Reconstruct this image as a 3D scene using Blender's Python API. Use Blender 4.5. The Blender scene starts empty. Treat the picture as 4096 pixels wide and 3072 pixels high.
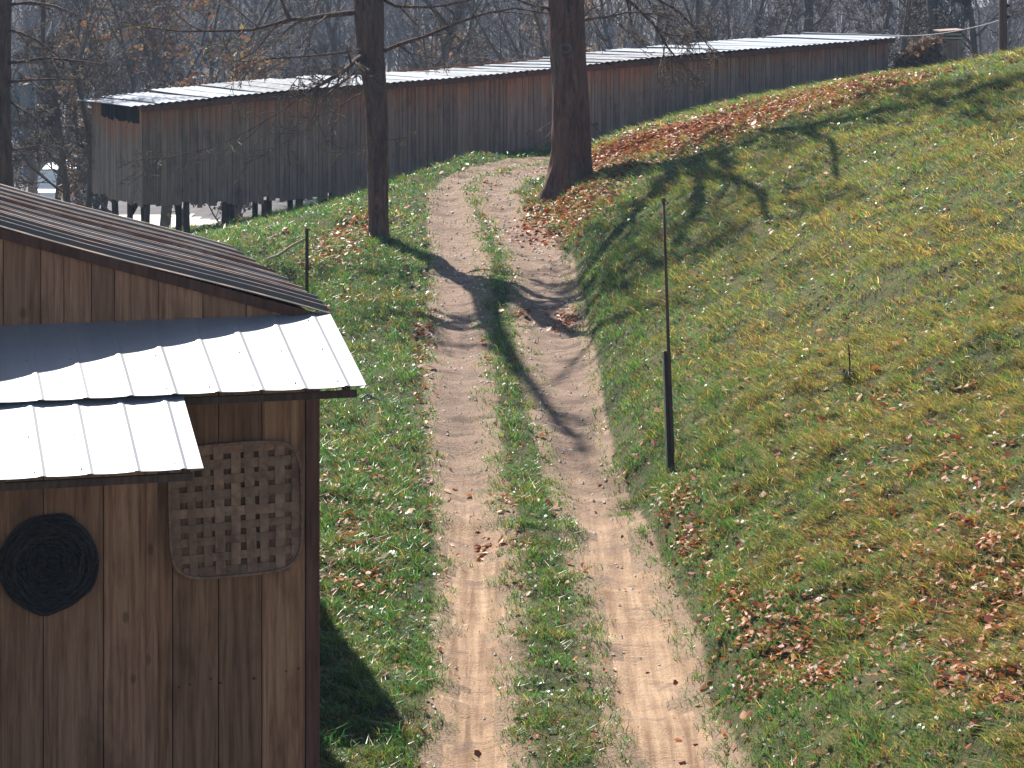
import bpy, math, random
import numpy as np
from mathutils import Vector, Matrix

# ------------------------------------------------------------------ camera, sky, sun, exposure
SC = bpy.context.scene
cam_d = bpy.data.cameras.new("camera"); cam = bpy.data.objects.new("camera", cam_d)
SC.collection.objects.link(cam); SC.camera = cam
cam.location = (0, 0, 8.0); cam.rotation_euler = (math.radians(90), 0, 0)
cam_d.sensor_width = 36; cam_d.lens = 36 * 2400 / 1024
cam_d.shift_y = -0.375                      # level camera, the picture cut from below its horizon
cam_d.clip_start = 0.5; cam_d.clip_end = 3000
SUN_EL, SUN_AZ = math.radians(48), math.radians(26)      # behind the barn, to the left
W = bpy.data.worlds.new("World"); SC.world = W; W.use_nodes = True
wn = W.node_tree.nodes; wl = W.node_tree.links
for n in list(wn): wn.remove(n)
wo = wn.new("ShaderNodeOutputWorld"); wb = wn.new("ShaderNodeBackground"); ws = wn.new("ShaderNodeTexSky")
ws.sky_type = 'NISHITA'; ws.sun_disc = False; ws.sun_elevation = SUN_EL; ws.sun_rotation = -SUN_AZ
ws.air_density = 1.0; ws.dust_density = 0.6
wb.inputs[1].default_value = 0.05
wl.new(ws.outputs[0], wb.inputs[0]); wl.new(wb.outputs[0], wo.inputs[0])
sun_d = bpy.data.lights.new("sun", 'SUN'); sun = bpy.data.objects.new("sun", sun_d); SC.collection.objects.link(sun)
sun_d.energy = 5.0; sun_d.angle = math.radians(0.55); sun_d.color = (1.0, 0.93, 0.84)
SL = Vector((math.sin(SUN_AZ) * math.cos(SUN_EL), -math.cos(SUN_AZ) * math.cos(SUN_EL), -math.sin(SUN_EL)))
sun.rotation_euler = SL.to_track_quat('-Z', 'Y').to_euler(); sun.location = (-20, 40, 60)
SC.view_settings.view_transform = 'Standard'; SC.view_settings.look = 'None'
SC.view_settings.exposure = 1.2; SC.view_settings.gamma = 1.0
SC.cycles.max_bounces = 6; SC.cycles.transparent_max_bounces = 6
SC.cycles.volume_bounces = 0
RNG = np.random.RandomState(7)

# ------------------------------------------------------------------ helpers: objects
def link(o): SC.collection.objects.link(o); return o
def tag(o, label=None, cat=None, group=None, kind=None):
    if label: o["label"] = label
    if cat: o["category"] = cat
    if group: o["group"] = group
    if kind: o["kind"] = kind
    return o
def empty(name, loc, rz=0.0):
    o = link(bpy.data.objects.new(name, None)); o.location = loc; o.rotation_euler = (0, 0, rz); o.empty_display_size = .2
    return o
def mesh_np(name, V, Q=None, T=None, mat=None, parent=None, col=None, smooth=False, rnd=None):
    """one mesh object from arrays: quads Q (n,4), triangles T (n,3), optional per-vertex colour"""
    me = bpy.data.meshes.new(name); V = np.asarray(V, np.float32).reshape(-1, 3)
    me.vertices.add(len(V)); me.vertices.foreach_set("co", V.ravel())
    li = []; ls = []; lt = []; n = 0
    if Q is not None and len(Q):
        Q = np.asarray(Q, np.int32); li.append(Q.ravel()); ls.append(np.arange(len(Q)) * 4); lt.append(np.full(len(Q), 4)); n = Q.size
    if T is not None and len(T):
        T = np.asarray(T, np.int32); li.append(T.ravel()); ls.append(n + np.arange(len(T)) * 3); lt.append(np.full(len(T), 3))
    li = np.concatenate(li); ls = np.concatenate(ls); lt = np.concatenate(lt)
    me.loops.add(len(li)); me.loops.foreach_set("vertex_index", li.astype(np.int32))
    me.polygons.add(len(ls)); me.polygons.foreach_set("loop_start", ls.astype(np.int32)); me.polygons.foreach_set("loop_total", lt.astype(np.int32))
    me.polygons.foreach_set("use_smooth", np.full(len(ls), bool(smooth)))
    me.update(calc_edges=True)
    if col is not None:
        a = me.color_attributes.new("col", 'FLOAT_COLOR', 'POINT'); c = np.ones((len(V), 4), np.float32); c[:, :3] = col
        a.data.foreach_set("color", c.ravel())
    if mat: me.materials.append(mat)
    o = link(bpy.data.objects.new(name, me))
    if parent: o.parent = parent
    return o
class MB:
    """collects boxes, prisms and tubes into one mesh; every piece gets a random number for its tint"""
    def __init__(s, seed=1): s.V = []; s.Q = []; s.T = []; s.C = []; s.r = random.Random(seed)
    def add(s, V, Q=(), T=(), c=None):
        b = len(s.V); s.V += [tuple(v) for v in V]; s.Q += [[i + b for i in q] for q in Q]; s.T += [[i + b for i in t] for t in T]
        c = s.r.random() if c is None else c; d = s.r.random()
        s.C += [(c, d, 0)] * len(V)
    def box(s, x0, x1, y0, y1, z0, z1, c=None):
        s.hexa([(x0, y0, z0), (x1, y0, z0), (x1, y1, z0), (x0, y1, z0), (x0, y0, z1), (x1, y0, z1), (x1, y1, z1), (x0, y1, z1)], c)
    def hexa(s, P, c=None):
        s.add(P, [(0, 3, 2, 1), (4, 5, 6, 7), (0, 1, 5, 4), (1, 2, 6, 5), (2, 3, 7, 6), (3, 0, 4, 7)], c=c)
    def bar(s, a, b, w, h, up=(0, 0, 1), c=None):
        a = Vector(a); b = Vector(b); d = (b - a).normalized(); u = Vector(up)
        x = d.cross(u).normalized(); y = x.cross(d).normalized(); x *= w / 2; y *= h / 2
        s.hexa([a - x - y, a + x - y, b + x - y, b - x - y, a - x + y, a + x + y, b + x + y, b - x + y], c)
    def tube(s, P, R, n=8, cap=True, c=None):
        V, Q, T = tube_arrays([np.array(P, float)], [np.array(R, float) if np.ndim(R) else np.full(len(P), float(R))], n, cap)
        s.add(V.tolist(), Q.tolist(), T.tolist() if len(T) else (), c)
    def build(s, name, mat, parent=None, smooth=False):
        return mesh_np(name, s.V, s.Q, s.T, mat, parent, np.array(s.C), smooth)
def tube_arrays(paths, radii, n=4, cap=False):
    """many tubes at once; paths with equal point counts are batched"""
    Vs = []; Qs = []; Ts = []; base = 0
    byn = {}
    for i, p in enumerate(paths): byn.setdefault(len(p), []).append(i)
    ang = np.arange(n) / n * 2 * math.pi; ca, sa = np.cos(ang), np.sin(ang)
    for m, ids in byn.items():
        P = np.array([paths[i] for i in ids]); R = np.array([radii[i] for i in ids]); B = len(ids)
        D = np.empty_like(P); D[:, 1:-1] = P[:, 2:] - P[:, :-2]; D[:, 0] = P[:, 1] - P[:, 0]; D[:, -1] = P[:, -1] - P[:, -2]
        D /= np.linalg.norm(D, axis=2, keepdims=True) + 1e-9
        mean = D.mean(1); ref = np.where(np.abs(mean[:, 2:3]) > .75, np.array([[1., 0, 0]]), np.array([[0, 0, 1.]]))[:, None, :]
        X = np.cross(D, np.broadcast_to(ref, D.shape)); X /= np.linalg.norm(X, axis=2, keepdims=True) + 1e-9
        Y = np.cross(D, X)
        ring = P[:, :, None, :] + R[:, :, None, None] * (ca[None, None, :, None] * X[:, :, None, :] + sa[None, None, :, None] * Y[:, :, None, :])
        Vs.append(ring.reshape(-1, 3))
        bi = np.arange(B)[:, None, None] * m * n; ri = np.arange(m - 1)[None, :, None] * n; k = np.arange(n)[None, None, :]; k2 = (k + 1) % n
        q = np.stack([bi + ri + k, bi + ri + k2, bi + ri + n + k2, bi + ri + n + k], -1).reshape(-1, 4) + base
        Qs.append(q)
        if cap:
            for e in (0, (m - 1) * n):
                f = np.arange(1, n - 1)[None, :]; b0 = np.arange(B)[:, None] * m * n + e
                Ts.append(np.stack([b0 + 0 * f, b0 + f, b0 + f + 1], -1).reshape(-1, 3) + base)
        base += B * m * n
    return np.concatenate(Vs), np.concatenate(Qs), (np.concatenate(Ts) if Ts else np.zeros((0, 3), int))

# ------------------------------------------------------------------ helpers: materials
def new_mat(name):
    m = bpy.data.materials.new(name); m.use_nodes = True; nt = m.node_tree
    for n in list(nt.nodes): nt.nodes.remove(n)
    o = nt.nodes.new("ShaderNodeOutputMaterial"); p = nt.nodes.new("ShaderNodeBsdfPrincipled")
    nt.links.new(p.outputs[0], o.inputs[0]); p.inputs["Roughness"].default_value = .8
    p.inputs["Specular IOR Level"].default_value = .3
    return m, nt, p, o
def N(nt, t, **k):
    n = nt.nodes.new(t)
    for a, v in k.items(): setattr(n, a, v)
    return n
def noise(nt, vec, scale, detail=5, rough=.6, dist=0.0):
    n = N(nt, "ShaderNodeTexNoise"); n.inputs["Scale"].default_value = scale; n.inputs["Detail"].default_value = detail
    n.inputs["Roughness"].default_value = rough; n.inputs["Distortion"].default_value = dist
    if vec is not None: nt.links.new(vec, n.inputs["Vector"])
    return n.outputs["Fac"]
def ramp(nt, fac, stops):
    r = N(nt, "ShaderNodeValToRGB"); e = r.color_ramp.elements
    while len(e) < len(stops): e.new(.5)
    for i, (p, c) in enumerate(stops): e[i].position = p; e[i].color = tuple(c) + (1,)
    nt.links.new(fac, r.inputs[0]); return r.outputs[0]
def mixc(nt, fac, a, b, mode='MIX'):
    m = N(nt, "ShaderNodeMix", data_type='RGBA', blend_type=mode)
    for s, v in ((m.inputs["Factor"], fac), (m.inputs["A"], a), (m.inputs["B"], b)):
        if isinstance(v, (int, float)): s.default_value = v
        elif isinstance(v, tuple): s.default_value = v + (1,)
        else: nt.links.new(v, s)
    return [x for x in m.outputs if x.type == 'RGBA'][0]
def coords(nt, kind="Object", scale=(1, 1, 1)):
    t = N(nt, "ShaderNodeTexCoord"); m = N(nt, "ShaderNodeMapping"); m.inputs["Scale"].default_value = scale
    nt.links.new(t.outputs[kind], m.inputs["Vector"]); return m.outputs[0]
def attr(nt, name="col"):
    a = N(nt, "ShaderNodeAttribute"); a.attribute_name = name; return a
def sep(nt, c):
    s = N(nt, "ShaderNodeSeparateColor"); nt.links.new(c, s.inputs[0]); return s.outputs
def maprange(nt, v, a, b, c=0.0, d=1.0):
    m = N(nt, "ShaderNodeMapRange"); m.inputs[1].default_value = a; m.inputs[2].default_value = b; m.inputs[3].default_value = c; m.inputs[4].default_value = d
    nt.links.new(v, m.inputs[0]); return m.outputs[0]
def bump(nt, p, h, s=.3, d=.02):
    b = N(nt, "ShaderNodeBump"); b.inputs["Strength"].default_value = s; b.inputs["Distance"].default_value = d
    nt.links.new(h, b.inputs["Height"]); nt.links.new(b.outputs[0], p.inputs["Normal"])

def wood_mat(name, dark, mid, light, grain=(26, 26, 1.3), zfade=None, rough=.85, vary=(.76, 1.2)):
    """rough-sawn boards: every board its own tint, grain along z, optional unweathered band near the top"""
    m, nt, p, o = new_mat(name)
    a = sep(nt, attr(nt).outputs["Color"])
    t = N(nt, "ShaderNodeTexCoord")
    add = N(nt, "ShaderNodeVectorMath", operation='ADD'); cmb = N(nt, "ShaderNodeCombineXYZ")
    k = N(nt, "ShaderNodeMath", operation='MULTIPLY'); k.inputs[1].default_value = 37.0; nt.links.new(a[0], k.inputs[0])
    nt.links.new(k.outputs[0], cmb.inputs[2]); nt.links.new(t.outputs["Object"], add.inputs[0]); nt.links.new(cmb.outputs[0], add.inputs[1])
    mp = N(nt, "ShaderNodeMapping"); mp.inputs["Scale"].default_value = grain; nt.links.new(add.outputs[0], mp.inputs["Vector"])
    g = noise(nt, mp.outputs[0], 1.0, 6, .65, .4)
    blot = noise(nt, coords(nt, "Object", (2.2, 2.2, .9)), 1.6, 4, .6)
    c = ramp(nt, g, [(.28, dark), (.5, mid), (.74, light)])
    bm = maprange(nt, a[0], 0, 1, *vary)
    cc = N(nt, "ShaderNodeCombineColor"); [nt.links.new(bm, cc.inputs[i]) for i in range(3)]
    c = mixc(nt, 1.0, c, cc.outputs[0], 'MULTIPLY')
    c = mixc(nt, maprange(nt, blot, .52, .72, 0, .55), c, tuple(x * .45 for x in dark))
    # knots
    vo = N(nt, "ShaderNodeTexVoronoi"); vo.inputs["Scale"].default_value = 1.0
    mk = N(nt, "ShaderNodeMapping"); mk.inputs["Scale"].default_value = (3.2, 3.2, 1.7); nt.links.new(add.outputs[0], mk.inputs["Vector"]); nt.links.new(mk.outputs[0], vo.inputs["Vector"])
    c = mixc(nt, maprange(nt, vo.outputs["Distance"], .05, .09, .5, 0), c, tuple(x * .35 for x in dark))
    if zfade:
        sp = N(nt, "ShaderNodeSeparateXYZ"); uvn = attr(nt, "col"); ss = sep(nt, uvn.outputs["Color"])
        n2 = noise(nt, coords(nt, "Object", (7, 7, .35)), 1.0, 4, .7)
        hmix = N(nt, "ShaderNodeMath", operation='ADD'); nt.links.new(ss[2], hmix.inputs[0])
        m2 = N(nt, "ShaderNodeMath", operation='MULTIPLY_ADD'); m2.inputs[1].default_value = .9; m2.inputs[2].default_value = -.45; nt.links.new(n2, m2.inputs[0]); nt.links.new(m2.outputs[0], hmix.inputs[1])
        f = maprange(nt, hmix.outputs[0], zfade[0], zfade[1], 0, 1)
        c = mixc(nt, f, c, mixc(nt, 1.0, c, zfade[2], 'MULTIPLY'))
    nt.links.new(c, p.inputs["Base Color"]); p.inputs["Roughness"].default_value = rough
    bump(nt, p, g, .5, .006)
    return m
def bark_mat(name, dark, light, sc=1.0):
    m, nt, p, o = new_mat(name)
    g = noise(nt, coords(nt, "Object", (11 * sc, 11 * sc, 1.9 * sc)), 1.0, 7, .75, .9)
    l = noise(nt, coords(nt, "Object", (1.2, 1.2, .8)), 1.0, 4, .6)
    c = ramp(nt, g, [(.32, dark), (.62, light)])
    c = mixc(nt, maprange(nt, l, .5, .72, 0, .5), c, (.16, .15, .12))
    nt.links.new(c, p.inputs["Base Color"]); p.inputs["Roughness"].default_value = .9
    bump(nt, p, g, 1.0, .09)
    return m
def plain_mat(name, c, rough=.7, metal=0.0, nscale=6, var=.35, c2=None):
    m, nt, p, o = new_mat(name)
    g = noise(nt, coords(nt), nscale, 5, .65)
    d = tuple(x * (1 - var) for x in c) if c2 is None else c2
    nt.links.new(ramp(nt, g, [(.3, d), (.65, c)]), p.inputs["Base Color"])
    p.inputs["Roughness"].default_value = rough; p.inputs["Metallic"].default_value = metal
    bump(nt, p, g, .25, .01)
    return m
def blade_mat(name, trans=.35, rough=.55, spec=.4):
    """thin leaves and grass: colour from the mesh, light passing through"""
    m, nt, p, o = new_mat(name)
    c = attr(nt).outputs["Color"]; nt.links.new(c, p.inputs["Base Color"]); p.inputs["Roughness"].default_value = rough
    p.inputs["Specular IOR Level"].default_value = spec
    t = N(nt, "ShaderNodeBsdfTranslucent"); nt.links.new(mixc(nt, 1.0, c, (1.25, 1.15, .7), 'MULTIPLY'), t.inputs[0])
    mx = N(nt, "ShaderNodeMixShader"); mx.inputs[0].default_value = trans
    nt.links.new(p.outputs[0], mx.inputs[1]); nt.links.new(t.outputs[0], mx.inputs[2]); nt.links.new(mx.outputs[0], o.inputs[0])
    return m
M = {}
M['wall'] = wood_mat("shed_boards", (.17, .076, .042), (.36, .178, .100), (.52, .30, .18))
M['door'] = wood_mat("door_boards", (.19, .084, .048), (.41, .205, .124), (.58, .33, .21))
M['trim'] = wood_mat("trim_boards", (.08, .034, .024), (.15, .068, .046), (.22, .115, .08))
M['barn'] = wood_mat("barn_boards", (.17, .122, .100), (.30, .215, .175), (.42, .315, .258), grain=(14, 14, .7), zfade=(.66, 1.0, (1.35, .76, .46)), vary=(.8, 1.14))
M['post'] = wood_mat("post_wood", (.06, .035, .028), (.12, .07, .055), (.18, .11, .09))
M['slat'] = wood_mat("basket_slats", (.20, .110, .076), (.34, .20, .142), (.45, .285, .21), grain=(12, 12, 12))
M['bark'] = bark_mat("oak_bark", (.032, .017, .013), (.24, .135, .10))
M['bark_pale'] = bark_mat("pale_bark", (.10, .085, .07), (.30, .26, .22))
M['twig'] = bark_mat("twig_bark", (.10, .078, .058), (.34, .28, .21), 2)
M['far_bark'] = bark_mat("far_bark", (.085, .066, .060), (.22, .178, .158), .5)
M['dark_metal'] = plain_mat("dark_steel", (.045, .036, .034), .5, .3)
M['pale_metal'] = plain_mat("grey_steel", (.42, .43, .45), .4, .7)
M['wreath'] = plain_mat("dark_vine", (.055, .043, .046), .6, 0, 30, .8)
M['grass'] = blade_mat("grass_blades", .42, .38, .6)
M['leaf'] = blade_mat("fallen_leaf", .22, .5, .4)
M['clover'] = blade_mat("clover_leaf", .25, .42, .5)
M['treeleaf'] = blade_mat("dry_tree_leaf", .22, .7, .2)
M['glass'] = plain_mat("windscreen", (.10, .16, .20), .15)
M['van'] = plain_mat("van_paint", (.50, .58, .64), .35, 0, 3, .15)
M['tyre'] = plain_mat("tyre", (.02, .02, .02), .9)
M['stone'] = plain_mat("gravel_stone", (.66, .58, .51), .8, 0, 20, .3)

# ------------------------------------------------------------------ lie of the land (camera at 0,0,8; metres), heights relative to the camera then lifted by 8
F = 2400.0
def s_noise(X,Y,sc,seed):
    r=np.random.RandomState(seed); out=np.zeros_like(X+Y)
    for i in range(7):
        a=r.uniform(0,6.283); k=(0.6+r.rand()*1.1)/sc; p=r.uniform(0,6.283)
        out=out+np.sin((X*np.cos(a)+Y*np.sin(a))*k*6.283+p)
    return out/3.0
CX=[-40,-8,-5.54,-3.88,-2.62,-2.06,-1.16,1.0,3,8,14,40]
CYY=[36,42,46.3,49.8,53.7,55.5,57.8,59.5,61,64,70,80]
XRY=[10,21,25.6,29.7,35,44.4,49,53,56,60,64,70]
XRX=[1.9,1.85,1.6,1.25,1.2,1.1,.95,.85,1.0,2.2,4.0,6]
KY=[5,15,25,35,42,47,52,57,62,68,80]
KK=[.25,.30,.42,.50,.54,.52,.40,.31,.25,.22,.2]
# wheel ruts: (pixel row, left edge, right edge) of each, measured on the photograph, turned into metres
def row(y): s=20.6+.13*y; return F/s,s
def rut(rows):
    o=[]
    for y,a,b in rows:
        Y,s=row(y); o.append(((a+b)/2-512,0,0)); o[-1]=(((a+b)/2-512)/s,Y,(b-a)/2/s*(.80 if y<240 else .95))
    return np.array(o)
LR=rut([(900,395,520),(768,425,515),(690,440,509),(640,438,512),(564,445,509),(462,434,490),(367,428,484),(257,434,482),(215,426,472),(190,430,464),(176,447,480),(166,480,515),(158,515,556)])
RR=rut([(900,655,820),(768,620,735),(690,602,700),(640,597,692),(564,582,656),(462,552,608),(367,529,592),(257,512,569),(215,488,530),(190,474,515),(178,490,532),(168,525,570),(160,570,620)])
LR=np.vstack([LR,[[4.5,60.6,.4]]]); RR=np.vstack([RR,[[5,59.3,.4]]])
def pdist(X,Y,P):
    best=np.full(np.shape(X),1e9); bw=np.full(np.shape(X),.4); 
    for i in range(len(P)-1):
        ax,ay,aw=P[i]; bx,by,b2=P[i+1]; dx,dy=bx-ax,by-ay
        t=np.clip(((X-ax)*dx+(Y-ay)*dy)/(dx*dx+dy*dy),0,1)
        d=np.hypot(X-ax-t*dx,Y-ay-t*dy); w=aw+(b2-aw)*t
        m=d-w<best; best=np.where(m,d-w,best)
    return best   # <0 inside the rut
def rutd(X,Y): return np.minimum(pdist(X,Y,LR),pdist(X,Y,RR))
def H(X,Y,detail=True): return 8.0+H_rel(X,Y,detail)
def H_rel(X,Y,detail=True):
    X=np.asarray(X,float); Y=np.asarray(Y,float)
    z=.066*np.minimum(Y,64)-7.69
    over=np.maximum(0,Y-np.interp(X,CX,CYY))
    rate=np.interp(X,[-9,-6,-4,-2.2,0,4,12],[.122,.118,.122,.155,.14,.08,.05])
    z=z-rate*over*np.minimum(1,over/1.5+.2)
    u=np.maximum(0,X-np.interp(Y,XRY,XRX))
    ue=11*(1-np.exp(-u/11))
    z=z+np.interp(Y,KY,KK)*ue+.35*(1-np.exp(-u/.45))
    z=z-.02*np.maximum(0,-3-X)*np.clip((40-Y)/10,0,1)
    v=np.clip((Y-66)/30,0,1); v=v*v*(3-2*v)
    hill=-9.5+np.maximum(0,Y-150)**1.0*.30*np.clip((Y-150)/80,0,1)+ .02*np.abs(X+20)*np.clip((Y-120)/60,0,1)
    hill=np.minimum(hill,62+0*X)
    z=np.maximum(z,-9.5)*(1-v)+hill*v
    if detail:
        g=np.clip((75-Y)/10,0,1)
        z=z+g*(.05*s_noise(X,Y,3.1,1)+.025*s_noise(X,Y,1.1,2)+.010*s_noise(X,Y,.42,3))
        z=z+(1-g)*np.clip((Y-150)/60,0,1)*3*s_noise(X,Y,60,4)
        d=rutd(X,Y); 
        z=z-.07*np.clip(-d/.25,0,1)*g-.02*np.clip(.25-d,0,.25)*g
        z=z+.012*s_noise(X*2.2,Y,.5,5)*np.clip(-d/.2,0,1)*g
    return z
def ground_at(px,py,y0=12,y1=75,n=700):
    px=np.atleast_1d(np.asarray(px,float)); py=np.atleast_1d(np.asarray(py,float))
    Ys=np.geomspace(y0,y1,n); 
    hit=np.full(px.shape,np.nan)
    for c in range(0,len(px),2000):
        p=px[c:c+2000,None]; q=py[c:c+2000,None]
        Yg=np.broadcast_to(Ys,(p.shape[0],n)); X=(p-512)/F*Yg; zr=-q/F*Yg
        below=zr<=H_rel(X,Yg,False); i=np.argmax(below,1); ok=below.any(1)
        hit[c:c+2000]=np.where(ok,Ys[i],np.nan)
    X=(px-512)/F*hit
    return X,hit,H(X,hit)

# ------------------------------------------------------------------ the ground
def ground_mats():
    m, nt, p, o = new_mat("pasture_soil")
    pos = coords(nt)
    n1 = noise(nt, pos, .55, 5, .6); n2 = noise(nt, pos, 9, 6, .7); n3 = noise(nt, pos, 38, 4, .7)
    c = ramp(nt, n2, [(.3, (.020, .022, .009)), (.5, (.048, .050, .019)), (.7, (.10, .085, .038))])
    c = mixc(nt, maprange(nt, n1, .42, .62, 0, .7), c, mixc(nt, n3, (.060, .058, .022), (.135, .115, .048)))
    dr = mixc(nt, maprange(nt, n3, .3, .7), (.15, .10, .066), (.34, .245, .175)); ed = N(nt, "ShaderNodeMath", operation='MULTIPLY_ADD'); ed.inputs[1].default_value = .9; nt.links.new(n2, ed.inputs[0]); nt.links.new(sep(nt, attr(nt).outputs["Color"])[0], ed.inputs[2])
    c = mixc(nt, maprange(nt, ed.outputs[0], .75, 1.05), c, dr)
    nt.links.new(c, p.inputs["Base Color"]); p.inputs["Roughness"].default_value = .95; bump(nt, p, n3, .8, .03)
    M['ground'] = m
    m, nt, p, o = new_mat("packed_dirt")
    pos = coords(nt)
    st = noise(nt, coords(nt, "Object", (11, .55, 1)), 1.0, 5, .65, .3)
    n2 = noise(nt, pos, 3.0, 6, .65); n3 = noise(nt, pos, 45, 5, .75); rip = noise(nt, coords(nt, "Object", (.7, 3.2, 1)), 1.5, 4, .6, .8)
    sandy = mixc(nt, maprange(nt, st, .3, .7), (.27, .160, .092), (.66, .46, .305))
    stony = mixc(nt, maprange(nt, n3, .3, .72), (.13, .085, .060), (.50, .355, .262))
    sp = N(nt, "ShaderNodeSeparateXYZ"); nt.links.new(N(nt, "ShaderNodeTexCoord").outputs["Object"], sp.inputs[0])
    far = N(nt, "ShaderNodeMath", operation='MULTIPLY_ADD'); far.inputs[1].default_value = 9.0; nt.links.new(n2, far.inputs[0]); nt.links.new(sp.outputs[1], far.inputs[2])
    c = mixc(nt, maprange(nt, far.outputs[0], 29.5, 35), sandy, stony)
    rf = N(nt, "ShaderNodeMath", operation='MULTIPLY'); nt.links.new(maprange(nt, rip, .50, .66, 0, .75), rf.inputs[0]); nt.links.new(maprange(nt, far.outputs[0], 30, 38, .18, 1), rf.inputs[1])
    c = mixc(nt, rf.outputs[0], c, (.13, .086, .068))
    c = mixc(nt, maprange(nt, n2, .54, .68, 0, .65), c, (.20, .145, .118))
    nt.links.new(c, p.inputs["Base Color"]); p.inputs["Roughness"].default_value = .9
    add = N(nt, "ShaderNodeMath", operation='ADD'); nt.links.new(n3, add.inputs[0]); nt.links.new(rip, add.inputs[1])
    bump(nt, p, add.outputs[0], .9, .05)
    M['dirt'] = m
    m, nt, p, o = new_mat("wooded_slope_floor")
    n1 = noise(nt, coords(nt), .05, 5, .6); n2 = noise(nt, coords(nt), .9, 5, .7)
    c = mixc(nt, maprange(nt, n2, .3, .7), (.075, .075, .08), (.17, .155, .15))
    c = mixc(nt, maprange(nt, n1, .55, .68, 0, .6), c, (.09, .13, .11))
    nt.links.new(c, p.inputs["Base Color"]); p.inputs["Roughness"].default_value = 1
    M['slope'] = m
    m, nt, p, o = new_mat("pale_gravel")
    n2 = noise(nt, coords(nt), 2, 6, .7)
    nt.links.new(ramp(nt, n2, [(.3, (.55, .51, .45)), (.7, (.82, .79, .74))]), p.inputs["Base Color"]); p.inputs["Roughness"].default_value = .9
    M['gravel'] = m
ground_mats()
def grid(xs, ys):
    X, Y = np.meshgrid(xs, ys); n = len(xs)
    i = np.arange(len(ys) - 1)[:, None] * n + np.arange(n - 1)[None, :]
    return X, Y, np.stack([i, i + 1, i + n + 1, i + n], -1).reshape(-1, 4)
def take(V, Q):
    u, inv = np.unique(Q.ravel(), return_inverse=True); global TK; TK = u; return V[u], inv.reshape(-1, 4)
xs = np.arange(-15, 15.01, .11); ys = np.concatenate([np.arange(12, 34, .11), np.arange(34, 72.01, .16)])
X, Y, Q = grid(xs, ys); Z = H(X, Y); V = np.stack([X, Y, Z], -1).reshape(-1, 3)
d = rutd(X, Y) + .06 + .12 * s_noise(X, Y, .9, 11) + .05 * s_noise(X, Y, .25, 12)
isd = (d.ravel()[Q] < 0).mean(1) > .5
v, q = take(V, Q[~isd]); tag(mesh_np("ground", v, q, mat=M['ground'], smooth=True, col=np.repeat(np.clip(1 - rutd(X, Y).ravel()[TK] / np.where((pdist(X, Y, LR) < .75) & (pdist(X, Y, RR) < .75), .34, .18).ravel()[TK], 0, 1)[:, None], 3, 1)), kind="structure")
v, q = take(V, Q[isd]); tag(mesh_np("dirt_track", v, q, mat=M['dirt'], smooth=True), kind="structure")
# coarser land around it, meeting the fine sheet at its border a few centimetres lower
xs = np.concatenate([np.arange(-260, -15, 7), np.arange(-15, 15.1, 3), np.arange(22, 262, 7)]); ys = np.concatenate([np.arange(-12, 12, 3), np.arange(12, 72.1, 3), np.arange(78, 460, 7)])
X, Y, Q = grid(xs, ys); Z = H(X, Y); V = np.stack([X, Y, Z], -1).reshape(-1, 3)
cx = X.ravel()[Q].mean(1); cy = Y.ravel()[Q].mean(1); inner = (np.abs(cx) < 15) & (cy > 12) & (cy < 72)
v, q = take(V, Q[~inner & (cy < 100)]); v[:, 2] -= .02; tag(mesh_np("pasture", v, q, mat=M['ground'], smooth=True), kind="structure")
v, q = take(V, Q[~inner & (cy >= 100)]); tag(mesh_np("wooded_hillside", v, q, mat=M['slope'], smooth=True), kind="structure")
xs = np.arange(-24, 4, .5); ys = np.arange(92, 112, .5); X, Y, Q = grid(xs, ys); Z = H(X, Y) + .06
V = np.stack([X, Y, Z], -1).reshape(-1, 3); cx = X.ravel()[Q].mean(1); cy = Y.ravel()[Q].mean(1)
k = (cx < -13.2 + .8 * np.sin(cy)) & (np.abs(cy - 103 - .12 * (cx + 10) - 1.2 * np.sin(cx * .5)) < 4.2)
v, q = take(V, Q[k]); tag(mesh_np("gravel_lane", v, q, mat=M['gravel'], smooth=True), kind="structure")

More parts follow.
